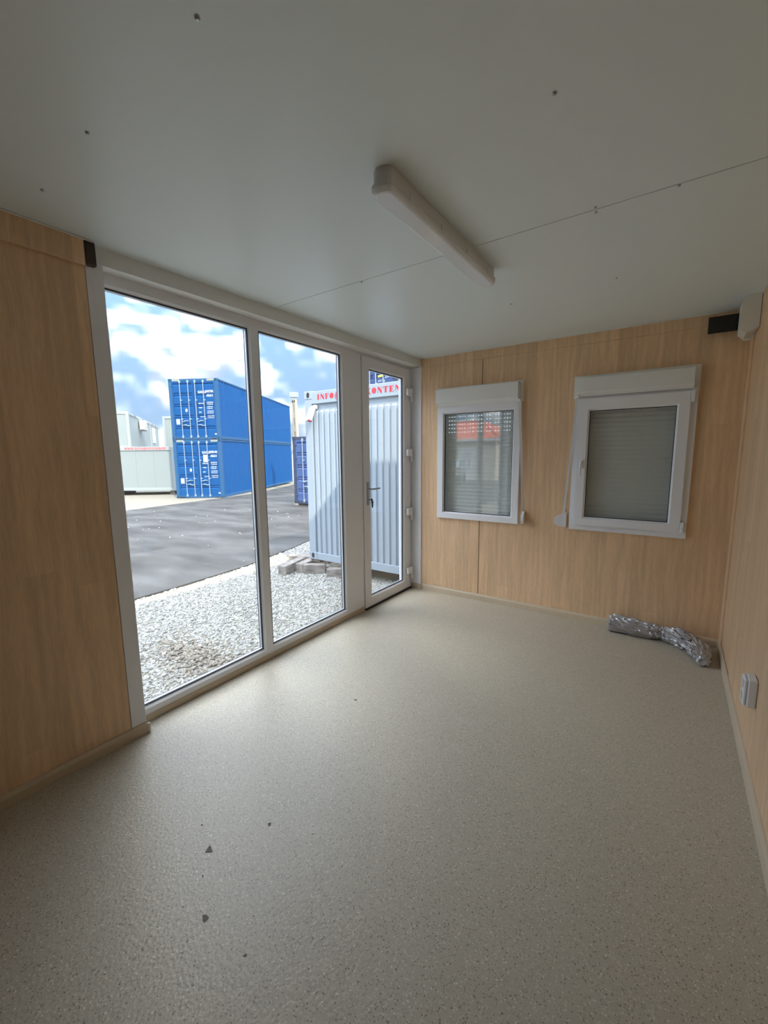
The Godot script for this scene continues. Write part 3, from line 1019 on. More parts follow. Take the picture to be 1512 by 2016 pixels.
# ---------------------------------------------------------------- yard
func build_ground() -> void:
	var o := struct("ground", "pale crushed limestone yard outside the glazing", "gravel ground")
	var mb := MB.new()
	mb.quad(Vector3(-120, ground_y(-120), 90), Vector3(0, ground_y(0), 90), Vector3(0, ground_y(0), -120), Vector3(-120, ground_y(-120), -120), Vector3(-60, -50, 0))
	mb.quad(Vector3(0, ground_y(0), 90), Vector3(80, ground_y(0), 90), Vector3(80, ground_y(0), -120), Vector3(0, ground_y(0), -120), Vector3(40, -50, 0))
	part("gravel_bed", mb, M.gravel_bed, o)
	# asphalt road: a slab that follows the slope
	o = struct("road", "dark grey asphalt road crossing the yard", "road")
	var edge := PackedVector2Array([Vector2(-3.30, 40), Vector2(-3.36, 6), Vector2(-3.40, 1.5), Vector2(-3.42, 0.55), Vector2(-3.62, -0.74), Vector2(-4.2, -2.5), Vector2(-5.0, -4.6), Vector2(-6.0, -8), Vector2(-8.0, -14), Vector2(-12, -24), Vector2(-22, -48),
		Vector2(-36, -44), Vector2(-24.5, -23), Vector2(-19.6, -16.2), Vector2(-16.3, -10.3), Vector2(-15.75, -8.0), Vector2(-14.7, -3.2), Vector2(-14.0, 2), Vector2(-13.6, 12), Vector2(-13.4, 40)])
	var fine := PackedVector2Array()
	rng.seed = 55
	for k in edge.size():
		var a := edge[k]
		var b := edge[(k + 1) % edge.size()]
		var n := clampi(int(a.distance_to(b) / 0.35), 1, 40)
		for q in n:
			fine.append(a.lerp(b, float(q) / n) + Vector2(rng.randf_range(-0.03, 0.03), rng.randf_range(-0.03, 0.03)))
	var tri := Geometry2D.triangulate_polygon(fine)
	var rm := MB.new()
	for k in range(0, tri.size(), 3):
		var q := []
		for j in 3:
			var p := fine[tri[k + j]]
			q.append(Vector3(p.x, ground_y(p.x) + 0.025, p.y))
		rm.tri(q[0], q[1], q[2], (q[0] + q[1] + q[2]) / 3.0 - Vector3(0, 1, 0))
	for k in fine.size():
		var p := fine[k]
		var r := fine[(k + 1) % fine.size()]
		rm.quad(Vector3(p.x, ground_y(p.x) + 0.025, p.y), Vector3(r.x, ground_y(r.x) + 0.025, r.y), Vector3(r.x, ground_y(r.x) - 0.05, r.y), Vector3(p.x, ground_y(p.x) - 0.05, p.y))
	part("asphalt", rm, M.asphalt, o)
	# loose stones
	var stone := MB.new()
	var ico := SphereMesh.new()
	ico.radius = 0.5
	ico.height = 1.0
	ico.radial_segments = 6
	ico.rings = 2
	var sv: PackedVector3Array = ico.get_mesh_arrays()[Mesh.ARRAY_VERTEX]
	var si: PackedInt32Array = ico.get_mesh_arrays()[Mesh.ARRAY_INDEX]
	rng.seed = 77
	var jit := {}
	for k in range(0, si.size(), 3):
		var q := []
		for j in 3:
			var p := sv[si[k + j]]
			var id := "%.2f %.2f %.2f" % [p.x, p.y, p.z]
			if not jit.has(id):
				jit[id] = p * rng.randf_range(0.78, 1.15)
			q.append(jit[id])
		stone.tri(q[0], q[1], q[2], Vector3.ZERO)
	var mm := MultiMesh.new()
	mm.transform_format = MultiMesh.TRANSFORM_3D
	mm.use_colors = true
	mm.mesh = stone.mesh()
	var xs: Array[Transform3D] = []
	var cs: Array[Color] = []
	rng.seed = 101
	var tries := 0
	while xs.size() < 42000 and tries < 200000:
		tries += 1
		var x := rng.randf_range(-4.8, -0.22)
		var z := rng.randf_range(-3.0, 3.9)
		if z < -0.9 and x > -2.3:
			continue
		var lim := -3.36
		if z < 0.5:
			lim = -3.42 - 0.155 * (0.5 - z) if z > -0.8 else -3.62 - 0.34 * (-0.74 - z)
		if x < lim + rng.randf_range(-0.06, 0.05):
			continue
		var s := rng.randf_range(0.014, 0.036) * (1.0 if rng.randf() < 0.93 else 1.5)
		var t := Transform3D(Basis.from_euler(Vector3(rng.randf_range(-0.5, 0.5), rng.randf() * TAU, rng.randf_range(-0.5, 0.5))) * Basis.from_scale(Vector3(s * rng.randf_range(0.9, 1.5), s * rng.randf_range(0.35, 0.7), s)), Vector3(x, ground_y(x) + s * 0.12, z))
		var f := rng.randf_range(0.24, 0.44)
		var c := Color(f, f * 0.975, f * rng.randf_range(0.86, 0.94))
		var mound := exp(-(pow((x + 1.15) / 0.55, 2.0) + pow((z - 2.02) / 0.22, 2.0)))
		if rng.randf() < mound:
			c = Color(c.r * 0.74, c.g * 0.66, c.b * 0.58)
			t.origin.y += 0.012 * mound
		xs.append(t)
		cs.append(c)
	for k in 110:   # stones strewn on the road
		var x := rng.randf_range(-13.5, -3.7)
		var z := rng.randf_range(-6.0, 2.5)
		if x > -6.0 and z < -2.0:
			continue
		var s := rng.randf_range(0.015, 0.045)
		xs.append(Transform3D(Basis.from_euler(Vector3(0.2, rng.randf() * TAU, 0.1)) * Basis.from_scale(Vector3(s, s * 0.55, s)), Vector3(x, ground_y(x) + 0.025 + s * 0.15, z)))
		cs.append(Color(0.5, 0.49, 0.46))
	mm.instance_count = xs.size()
	for k in xs.size():
		mm.set_instance_transform(k, xs[k])
		mm.set_instance_color(k, cs[k])
	var gi := MultiMeshInstance3D.new()
	gi.name = "gravel"
	gi.multimesh = mm
	gi.material_override = M.gravel_stone
	add_child(gi, true)
	tag(gi, "pale limestone gravel spread outside the tall glazing", "gravel", "", "stuff")


# fat stencil letters, unit high; outlines as lists of polygons
func stencil(ch: String) -> Array:
	var P := func(a: Array) -> PackedVector2Array:
		var q := PackedVector2Array()
		for k in range(0, a.size(), 2):
			q.append(Vector2(a[k], a[k + 1]))
		return q
	var lens := func(cx: float, sgn: float) -> PackedVector2Array:
		var q := PackedVector2Array()
		for k in 11:
			var a := -PI / 2 + PI * k / 10
			q.append(Vector2(cx + sgn * 0.34 * cos(a), 0.5 + 0.51 * sin(a)))
		return q
	match ch:
		"I":
			return [P.call([0.05, 0.0, 0.50, 0.0, 0.42, 0.06, 0.42, 0.94, 0.50, 1.0, 0.05, 1.0, 0.12, 0.94, 0.12, 0.06])]
		"N":
			return [P.call([0.04, 1.0, 0.34, 1.0, 0.80, 0.30, 0.80, 0.0, 0.62, 0.0, 0.12, 0.82]), P.call([0.08, 0.0, 0.14, 0.0, 0.14, 0.66, 0.08, 0.74]), P.call([0.68, 1.0, 0.84, 1.0, 0.78, 0.92, 0.78, 0.55, 0.73, 0.62, 0.73, 0.92])]
		"F":
			return [P.call([0.05, 0.0, 0.48, 0.0, 0.40, 0.06, 0.40, 1.0, 0.05, 1.0, 0.11, 0.94, 0.11, 0.06]), P.call([0.45, 1.0, 0.76, 1.0, 0.76, 0.66, 0.66, 0.92, 0.45, 0.96]), P.call([0.45, 0.50, 0.60, 0.66, 0.60, 0.34])]
		"O":
			return [lens.call(0.40, -1.0), lens.call(0.48, 1.0)]
		"D":
			return [P.call([0.02, 0.0, 0.36, 0.0, 0.36, 1.0, 0.02, 1.0, 0.10, 0.94, 0.10, 0.06]), lens.call(0.42, 1.0)]
		"K":
			return [P.call([0.04, 0.0, 0.36, 0.0, 0.36, 1.0, 0.04, 1.0]), P.call([0.42, 0.52, 0.52, 0.62, 0.86, 0.0, 0.56, 0.0]), P.call([0.41, 0.60, 0.70, 1.0, 0.80, 1.0, 0.46, 0.52])]
		"T":
			return [P.call([0.26, 0.0, 0.66, 0.0, 0.60, 0.06, 0.60, 1.0, 0.32, 1.0, 0.32, 0.06]), P.call([0.04, 1.0, 0.28, 1.0, 0.28, 0.95, 0.12, 0.90, 0.04, 0.68]), P.call([0.64, 1.0, 0.88, 1.0, 0.88, 0.68, 0.80, 0.90, 0.64, 0.95])]
		"E":
			return [P.call([0.05, 0.0, 0.42, 0.0, 0.42, 1.0, 0.05, 1.0, 0.11, 0.94, 0.11, 0.06]), P.call([0.46, 1.0, 0.78, 1.0, 0.78, 0.70, 0.68, 0.92, 0.46, 0.96]), P.call([0.46, 0.0, 0.80, 0.0, 0.80, 0.32, 0.70, 0.08, 0.46, 0.04]), P.call([0.46, 0.50, 0.60, 0.66, 0.60, 0.34])]
	return []


func build_white_container() -> void:
	# long side towards us, in the plane z = 0 of its own axes; x runs along it
	var len := 6.06
	var o := thing("white_container", "white ribbed container with red lettering outside the glazed door", "container", Vector3(-2.39, -0.13, -0.69))
	var wm: Material = M.container_white
	var hh := 2.585
	var d := 2.438
	part("top_rail", MB.new().bx(0.12, len - 0.12, 2.395, hh - 0.012, -0.06, -0.002, 0.004), wm, o)
	part("bottom_rail", MB.new().bx(0.12, len - 0.12, 0.0, 0.112, -0.08, -0.002, 0.004), wm, o)
	part("top_rail", MB.new().bx(0.12, len - 0.12, 2.395, hh - 0.012, -d, -d + 0.06, 0.004), wm, o)
	part("bottom_rail", MB.new().bx(0.12, len - 0.12, 0.0, 0.112, -d, -d + 0.08, 0.004), wm, o)
	for x in [0.0, len - 0.14]:
		for z in [-0.14, -d]:
			part("corner_post", MB.new().bx(x, x + 0.14, 0.115, hh - 0.118, z, z + 0.14, 0.006), wm, o)
			for y in [0.0, hh - 0.118]:
				var cc := part("corner_casting", MB.new().bx(x - 0.004, x + 0.158, y, y + 0.118, z - 0.004 if z < -1.0 else z - 0.018, z + 0.158 if z < -1.0 else 0.004 + 0.14 + z, 0.004), wm, o)
				var el := PackedVector2Array()
				for k in 14:
					var a := TAU * k / 14
					el.append(Vector2(x + 0.078 + 0.030 * cos(a), y + 0.060 + 0.042 * sin(a)))
				if z > -1.0:
					part("painted_hole", MB.new().prism(el, 2, -0.02, 0.0052), M.dark_gap, cc)  # dark plug on a solid casting; its colour stands for the shaded hole
	# ribbed wall: plain band on top, ribs below
	var rib := func(n: int, pitch: float, x0: float) -> PackedVector2Array:
		var q := PackedVector2Array([Vector2(x0 - 0.02, -0.036)])
		for k in n:
			var x := x0 + pitch * k
			q.append_array(PackedVector2Array([Vector2(x, -0.036), Vector2(x + 0.012, -0.012), Vector2(x + pitch * 0.62, -0.012), Vector2(x + pitch * 0.62 + 0.012, -0.036)]))
		q.append(Vector2(x0 + pitch * n + 0.02, -0.036))
		return q
	var sm := MB.new()
	var pr: PackedVector2Array = rib.call(53, 0.108, 0.165)
	# heights taper away at the head of each rib
	for k in pr.size() - 1:
		var p := pr[k]
		var q := pr[k + 1]
		sm.quad(Vector3(p.x, 0.11, p.y), Vector3(q.x, 0.11, q.y), Vector3(q.x, 2.275, q.y), Vector3(p.x, 2.275, p.y), Vector3((p.x + q.x) / 2, 1, -1))
		sm.quad(Vector3(p.x, 2.275, p.y), Vector3(q.x, 2.275, q.y), Vector3(q.x, 2.30, -0.036), Vector3(p.x, 2.30, -0.036), Vector3((p.x + q.x) / 2, 1, -1))
	sm.quad(Vector3(0.13, 2.30, -0.036), Vector3(len - 0.13, 2.30, -0.036), Vector3(len - 0.13, 2.40, -0.036), Vector3(0.13, 2.40, -0.036), Vector3(3, 1, -1))
	sm.bx(0.13, len - 0.13, 0.11, 2.40, -0.045, -0.0365, 0.0)
	part("side_panel", sm, wm, o)
	part("side_panel", MB.new().bx(0.13, len - 0.13, 0.11, 2.40, -d + 0.03, -d + 0.04, 0.0), wm, o)
	for x in [0.02, len - 0.06]:
		part("end_panel", MB.new().bx(x, x + 0.04, 0.11, hh - 0.03, -d + 0.12, -0.12, 0.0), wm, o)
	part("roof_panel", MB.new().bx(0.1, len - 0.1, hh - 0.04, hh - 0.012, -d + 0.05, -0.05, 0.0), wm, o)
	part("floor_panel", MB.new().bx(0.1, len - 0.1, 0.02, 0.05, -d + 0.05, -0.06, 0.0), M.dark_gap, o)
	# red lettering on the top rail
	var lh := 0.078
	var y0 := 2.449
	var put := func(txt: String, x0: float, pitch: float) -> void:
		for k in txt.length():
			var polys := stencil(txt[k])
			if polys.is_empty():
				continue
			var lm := MB.new()
			for pl in polys:
				var q := PackedVector2Array()
				for p in pl:
					q.append(Vector2(x0 + pitch * k + p.x * lh * 1.18, y0 + p.y * lh))
				lm.prism(q, 2, -0.003, 0.0006)
			part("letter", lm, M.container_red, o)
	put.call("I", 0.260, 0.1)
	put.call("N", 0.327, 0.1)
	put.call("F", 0.420, 0.1)
	put.call("O", 0.508, 0.1)
	var atm := part("letter", text_mesh("@", 0.088, true), M.container_red, o)
	atm.position = Vector3(0.606, y0 + 0.037, -0.0005)
	put.call("D", 0.711, 0.1)
	put.call("KONTENE", 1.172, 0.0945)


# a shipping container: door end in the plane z = 0 facing +z, x from 0 to its width, body running back to -z
func shipping_container(called: String, label: String, where: Vector3, turn: float, hh: float, len: float, body: Material, frame: Material, group := "") -> Node3D:
	var o := thing(called, label, "container", where, turn, group)
	var w := 2.438
	for x in [0.0, w - 0.16]:
		for z in [-0.16, -len]:
			part("corner_post", MB.new().bx(x, x + 0.16, 0.118, hh - 0.118, z, z + 0.16, 0.008), frame, o)
			for y in [0.0, hh - 0.118]:
				var cc := part("corner_casting", MB.new().bx(x - 0.004, x + 0.166, y, y + 0.118, z - 0.004, z + 0.166, 0.006), frame, o)
				if z > -1.0:
					part("painted_hole", MB.new().box(Vector3(x + 0.08, y + 0.06, z + 0.164), Vector3(0.055, 0.085, 0.012), 0.004), M.dark_gap, cc)  # no opening: the shade inside the hole is painted as a dark block
				part("painted_hole", MB.new().box(Vector3(x - 0.001 if x < 1.0 else x + 0.163, y + 0.06, z + 0.08), Vector3(0.012, 0.085, 0.055), 0.004), M.dark_gap, cc)
	part("door_header", MB.new().bx(0.165, w - 0.165, hh - 0.12, hh - 0.01, -0.12, -0.01, 0.004), frame, o)
	part("door_sill", MB.new().bx(0.165, w - 0.165, 0.0, 0.12, -0.12, -0.01, 0.004), frame, o)
	part("end_rail", MB.new().bx(0.165, w - 0.165, hh - 0.1, hh - 0.01, -len, -len + 0.08, 0.0), frame, o)
	part("end_rail", MB.new().bx(0.165, w - 0.165, 0.0, 0.12, -len, -len + 0.08, 0.0), frame, o)
	for x in [0.0, w - 0.06]:
		part("top_rail", MB.new().bx(x, x + 0.06, hh - 0.075, hh - 0.01, -len + 0.16, -0.16, 0.0), frame, o)
		part("bottom_rail", MB.new().bx(x, x + 0.06, 0.012, 0.16, -len + 0.16, -0.16, 0.0), frame, o)
	# corrugated long sides
	for side in [0, 1]:
		var q := PackedVector2Array()
		var z := -0.16
		var xo := 0.012 if side == 0 else w - 0.012
		var xi := 0.048 if side == 0 else w - 0.048
		while z - 0.278 > -len + 0.14:
			q.append_array(PackedVector2Array([Vector2(xo, z), Vector2(xo, z - 0.072), Vector2(xi, z - 0.140), Vector2(xi, z - 0.210)]))
			z -= 0.278
		q.append(Vector2(xo, z))
		q.append(Vector2(xo, -len + 0.15))
		part("side_panel", MB.new().sheet(q, 1, 0.15, hh - 0.07, Vector2(-0.003 if side == 0 else 0.003, 0)), body, o)
	part("roof_panel", MB.new().bx(0.05, w - 0.05, hh - 0.04, hh - 0.02, -len + 0.06, -0.1, 0.0), body, o)
	part("end_panel", MB.new().bx(0.15, w - 0.15, 0.1, hh - 0.08, -len + 0.03, -len + 0.06, 0.0), body, o)
	part("floor_panel", MB.new().bx(0.05, w - 0.05, 0.06, 0.15, -len + 0.06, -0.13, 0.0), M.dark_gap, o)
	# doors with pressed ribs
	for side in [0, 1]:
		var x0 := 0.165 if side == 0 else w / 2 + 0.008
		var x1 := w / 2 - 0.008 if side == 0 else w - 0.165
		var dh := hh - 0.25
		var pr := PackedVector2Array()
		var step := dh / 5.0
		for k in 5:
			var y := 0.125 + step * k
			pr.append_array(PackedVector2Array([Vector2(-0.022, y), Vector2(-0.022, y + step * 0.62), Vector2(-0.056, y + step * 0.70), Vector2(-0.056, y + step * 0.76), Vector2(-0.030, y + step * 0.81), Vector2(-0.030, y + step * 0.85), Vector2(-0.056, y + step * 0.90), Vector2(-0.056, y + step * 0.94)]))
		pr.append(Vector2(-0.022, 0.125 + dh))
		# profile in (z, y): stored as axis 0 polygon coordinates (u = z, w = y)
		var dr := part("door", MB.new().sheet(pr, 0, x0 + 0.05, x1 - 0.05, Vector2(0.003, 0)), body, o)
		for xx in [x0, x1 - 0.055]:
			part("door_stile", MB.new().bx(xx, xx + 0.055, 0.122, hh - 0.122, -0.065, -0.012, 0.004), body, dr)
		for yy in [0.122, hh - 0.20]:
			part("door_rail", MB.new().bx(x0 + 0.05, x1 - 0.05, yy, yy + 0.075, -0.062, -0.014, 0.003), body, dr)
		var bars := [0.57, 0.98] if side == 0 else [1.33, 1.74]
		for b in 2:
			var bxx: float = bars[b]
			var lb := part("locking_bar", MB.new().tube([Vector3(bxx, 0.06, 0.018), Vector3(bxx, hh - 0.06, 0.018)], [0.019, 0.019], 8), M.galvanised, dr)
			for yy in [0.10, hh - 0.19]:
				part("bar_keeper", MB.new().bx(bxx - 0.045, bxx + 0.05, yy, yy + 0.09, -0.012, 0.030, 0.004), M.galvanised, lb)
			for yy in [hh * 0.33, hh * 0.64]:
				part("bar_guide", MB.new().bx(bxx - 0.028, bxx + 0.075, yy, yy + 0.05, -0.015, 0.030, 0.004), M.galvanised, lb)
			var hy := 0.87 if b == 0 else 0.67
			var dirx := 1.0 if b == 0 else -1.0
			part("bar_handle", MB.new().tube([Vector3(bxx, hy, 0.03), Vector3(bxx + dirx * 0.12, hy - 0.012, 0.05), Vector3(bxx + dirx * 0.20, hy + 0.03, 0.052), Vector3(bxx + dirx * 0.36, hy + 0.02, 0.04)], [0.022, 0.018, 0.026, 0.012], 6), M.galvanised, lb)
		for yy in [0.3, hh * 0.37, hh * 0.66, hh - 0.35]:
			var hx := 0.13 if side == 0 else w - 0.21
			part("hinge", MB.new().bx(hx, hx + 0.08, yy, yy + 0.06, -0.03, 0.012, 0.004), frame, dr)
	return o


func container_marks(o: Node3D, hh: float, code: String, number: String, digit: String) -> void:
	var put := func(s: String, x: float, y: float, h: float) -> void:
		var t := part("marking", text_mesh(s, h), M.marking_white, o)
		t.position = Vector3(x, y, -0.016)
	put.call(code, 1.44, 2.255, 0.115)
	put.call(number, 1.82, 2.28, 0.115)
	put.call(digit, 2.235, 2.30, 0.115)
	put.call("45G1", 1.86, 2.085, 0.105)
	for r in [["MAX.GR.", 1.72, "32.500 KG", "71.650 LB"], ["TARE", 1.515, "3.800 KG", "8.380 LB"], ["NET", 1.30, "28.700 KG", "63.270 LB"], ["CU.CAP.", 1.08, "76.4 CU.M", "2.700 CU.F"]]:
		put.call(r[0], 1.44 if r[0] != "CU.CAP." else 1.49, r[1], 0.055)
		put.call(r[2], 1.86, r[1] + 0.045, 0.05)
		put.call(r[3], 1.86, r[1] - 0.04, 0.05)
	part("plate", MB.new().bx(0.27, 0.45, 0.73, 0.99, -0.02, -0.012, 0.001), M.sticker_grey, o, "grey data plate on the left door")
	part("sticker", MB.new().lathe(Vector3.ZERO, [Vector2(0.0, -0.003), Vector2(0.055, -0.003), Vector2(0.055, 0.003), Vector2(0.0, 0.003)], 16), M.marking_white, o, "round white sticker on the left door").transform = Transform3D(Basis(Vector3.RIGHT, PI / 2).scaled(Vector3(1.0, 1.5, 1.0)), Vector3(0.82, 1.40, -0.016))
	part("sticker", MB.new().bx(2.17, 2.27, 0.22, 0.28, -0.02, -0.010, 0.001), M.marking_white, o)
	for s in [0.19, 1.93]:
		for k in 5:
			var x: float = s + 0.072 * k
			part("hazard_stripe", MB.new().prism(PackedVector2Array([Vector2(x, hh - 0.115), Vector2(x + 0.032, hh - 0.115), Vector2(x + 0.062, hh - 0.022), Vector2(x + 0.030, hh - 0.022)]), 2, -0.012, -0.008), M.marking_white if k % 2 == 0 else M.marking_yellow, o)
	for x in [0.18, 1.98]:
		part("painted_cutout", MB.new().bx(x, x + 0.26, 0.012, 0.06, -0.02, -0.0085, 0.0), M.dark_gap, o)  # dark plate laid on the sill, painting the shade of a slot


func build_blue_stack() -> void:
	var a := shipping_container("blue_container", "bright blue high container at the bottom of the two-high stack", Vector3(-18.15, -0.60, -7.24), 0.5405, 2.896, 12.19, M.container_blue, M.container_blue_frame, "bright blue containers stacked beyond the road")
	var b := dup(a, Vector3(-18.15, 2.300, -7.24), 0.5405, "bright blue high container on top of the two-high stack")
	b.set_meta("group", "bright blue containers stacked beyond the road")
	container_marks(a, 2.896, "GXRU", "505499", "4")
	container_marks(b, 2.896, "GXRU", "507501", "8")
	part("sticker", MB.new().bx(1.50, 1.70, 1.79, 2.14, -0.018, -0.009, 0.001), M.marking_white, a, "white paper notice on the right door")
	# repainted patch on the side of the lower one
	for k in 3:
		var z := -0.53 - 0.278 * k
		part("paint_patch", MB.new().bx(2.4265, 2.429, 2.02, 2.46, z - 0.186 - 0.07, z - 0.186 - 0.002, 0.0), M.container_blue, a)


func build_navy_containers() -> void:
	var o := shipping_container("navy_container", "faded navy container standing alone left of the white container", Vector3(-9.885, -0.385, -7.42), -0.04, 2.58, 6.06, M.container_navy, M.container_navy_frame, "navy containers beyond the white container")
	part("plate", MB.new().bx(0.56 + 0.28, 1.04, 0.55, 0.80, -0.02, -0.006, 0.001), M.sticker_grey, o)
	for p in [[-9.80, -7.50], [-7.62, -7.42], [-9.6, -13.2], [-7.4, -13.1]]:
		var t := thing("bearing_block", ["timber block under the front left corner of the navy container", "timber block under the front right corner of the navy container", "timber block under the rear left corner of the navy container", "timber block under the rear right corner of the navy container"][int(taken.get("bearing_block", -1)) + 1], "timber block", Vector3(p[0], ground_y(p[0]) + 0.001, p[1]), 0.0, "bearing blocks under containers")
		part("block", MB.new().bx(-0.12, 0.12, 0.0, -0.3855 - ground_y(p[0]) - 0.001, -0.12, 0.12, 0.006), M.weathered_timber, t)
	# two more, one on the other, behind the white container
	var base := Vector3(-7.40, -0.42, -8.20)
	var a := shipping_container("navy_container", "navy container at ground level hidden behind the white container", base, -0.315, 2.591, 6.06, M.container_navy, M.container_navy_frame, "navy containers beyond the white container")
	var b := dup(a, base + Vector3(0, 2.592, 0), -0.315, "navy container raised above the white container roof, yellow stripe")
	part("sticker", MB.new().prism(PackedVector2Array([Vector2(1.42, 1.86), Vector2(1.68, 1.86), Vector2(1.68, 1.93), Vector2(1.42, 1.93)]), 2, -0.02, -0.008), M.marking_yellow, b, "yellow height sticker")
	part("marking", text_mesh("22G1", 0.1), M.marking_white, b).position = Vector3(1.80, 1.84, -0.01)
	part("marking", text_mesh("MAX.GR.", 0.07), M.marking_white, b).position = Vector3(1.42, 1.74, -0.01)


func office_module(called: String, label: String, where: Vector3, turn: float, len: float, wid: float, hh: float, group := "") -> Node3D:
	var o := thing(called, label, "office container", where, turn, group)
	for x in [0.0, len - 0.2]:
		for z in [-0.2, -wid]:
			part("corner_post", MB.new().bx(x, x + 0.2, 0.0, hh, z, z + 0.2, 0.01), M.office_frame, o)
	for z in [-0.1, -wid]:
		part("top_rail", MB.new().bx(0.2, len - 0.2, hh - 0.2, hh, z, z + 0.1, 0.008), M.office_frame, o)
		part("bottom_rail", MB.new().bx(0.2, len - 0.2, 0.0, 0.16, z, z + 0.1, 0.008), M.office_frame, o)
	for x in [0.0, len - 0.1]:
		part("top_rail", MB.new().bx(x, x + 0.1, hh - 0.2, hh, -wid + 0.2, -0.2, 0.008), M.office_frame, o)
		part("bottom_rail", MB.new().bx(x, x + 0.1, 0.0, 0.16, -wid + 0.2, -0.2, 0.008), M.office_frame, o)
	var n := int(round((len - 0.4) / 1.1))
	for k in n:
		var a := 0.2 + (len - 0.4) * k / n
		var b := 0.2 + (len - 0.4) * (k + 1) / n
		part("wall_panel", MB.new().bx(a + 0.003, b - 0.003, 0.16, hh - 0.2, -0.09, -0.04, 0.003), M.office_panel, o)
	part("rear_wall", MB.new().bx(0.1, len - 0.1, 0.1, hh - 0.1, -wid + 0.03, -wid + 0.06, 0.0), M.office_panel, o)
	for x in [0.04, len - 0.08]:
		part("end_wall", MB.new().bx(x, x + 0.04, 0.1, hh - 0.1, -wid + 0.1, -0.1, 0.0), M.office_panel, o)
	part("roof_panel", MB.new().bx(0.05, len - 0.05, hh - 0.03, hh - 0.004, -wid + 0.05, -0.05, 0.0), M.office_frame, o)
	part("floor_panel", MB.new().bx(0.05, len - 0.05, 0.02, 0.08, -wid + 0.05, -0.05, 0.0), M.dark_gap, o)
	return o


func build_office_containers() -> void:
	var th := 0.5405
	var ax := Vector3(cos(th), 0, -sin(th))
	var nz := Vector3(sin(th), 0, cos(th))
	# long pale one on the ground, left of the blue stack; its right end at R
	var Rr := Vector3(-20.72, 0, -8.70)
	var o := office_module("office_container", "long pale grey office container on the ground, red web address on top rail", Rr - ax * 12.0 + Vector3(0, -0.44, 0), th, 12.0, 2.44, 2.46, "office containers left of the blue stack")
	var t := part("marking", text_mesh("WWW.DUNAKONTENER.HU", 0.125, true), M.container_red, o)
	t.position = Vector3(9.10, 2.36, 0.001)
	for k in 4:
		var q := Rr - ax * (0.4 + 3.7 * k) - nz * 1.2
		var b := thing("bearing_block", ["rightmost block under the long pale office container", "second block from the right under the long pale office container", "third block from the right under the long pale office container", "leftmost block under the long pale office container"][k], "timber block", Vector3(q.x, ground_y(q.x), q.z), th, "bearing blocks under containers")
		part("block", MB.new().bx(-0.15, 0.15, 0.0, -0.445 - ground_y(q.x), -1.0, 1.0, 0.01), M.weathered_timber, b)
	# two-storey row behind: upper modules in view, the lower ones carry them
	var r := Vector3(-0.832, 0, -0.555)          # away from the near corner, along the long face
	var turn := atan2(0.555, -0.832)            # local x runs away from the near corner
	var near := Vector3(-31.72, 0, -11.45)
	var lens := [11.1, 6.2]
	var off := 0.0
	for k in 2:
		var ln: float = lens[k]
		var start := near + r * off
		for lev in 2:
			var y := -0.62 if lev == 0 else 2.12
			var lab: String = [["ground floor office container under the one with the air conditioner", "upper office container with an air conditioner on its long side"], ["ground floor office container under the upper one with a window", "upper office container with a white window, behind the air conditioner one"]][k][lev]
			var m := office_module("office_container", lab, start + Vector3(0, y, 0), turn, ln - 0.03, 2.44, 2.72, "office containers left of the blue stack")
			if lev == 1 and k == 0:
				var ac := thing("air_conditioner", "white air conditioner unit hung high on the upper office container", "air conditioner", Vector3.ZERO)
				ac.transform = m.transform * Transform3D(Basis(), Vector3(4.2, 1.62, 0.0))
				part("casing", MB.new().bx(0.0, 1.5, 0.0, 0.78, 0.06, 0.45, 0.03), M.house_white, ac)
				part("fan_guard", MB.new().lathe(Vector3.ZERO, [Vector2(0.0, 0.0), Vector2(0.26, 0.0), Vector2(0.31, 0.03), Vector2(0.33, 0.0)], 18), M.sticker_grey, ac).transform = Transform3D(Basis(Vector3.RIGHT, PI / 2), Vector3(0.62, 0.40, 0.455))
				part("side_grille", MB.new().bx(1.1, 1.4, 0.1, 0.68, 0.44, 0.462, 0.01), M.sticker_grey, ac)
				for x in [0.15, 1.25]:
					part("bracket", MB.new().bx(x, x + 0.06, -0.07, 0.0, 0.004, 0.45, 0.01), M.sticker_grey, ac)
			if lev == 1 and k == 1:
				part("window_frame", MB.new().slab(2, R(1.4, 3.0, 0.75, 2.25), [R(1.52, 2.88, 0.87, 1.95)], -0.05, 0.03), M.house_white, m)
				part("window_pane", MB.new().bx(1.5, 2.9, 0.85, 1.97, -0.035, -0.025, 0.0), M.sticker_grey, m)
			if lev == 1:
				for x in [ln * 0.25, ln * 0.62]:
					part("roof_outlet", MB.new().box(Vector3(x, 2.62, 0.005), Vector3(0.3, 0.1, 0.02), 0.01), M.dark_gap, m)
		off += ln
	# one more in front of the row, next to the blue stack
	var cpos := Vector3(-34.4, 0, -15.4)
	for lev in 2:
		office_module("office_container", ["ground floor office container just left of the blue stack", "upper office container just left of the blue stack top"][lev], cpos + Vector3(0, -0.64 if lev == 0 else 2.14, 0), th, 6.06, 2.0, 2.75, "office containers left of the blue stack")


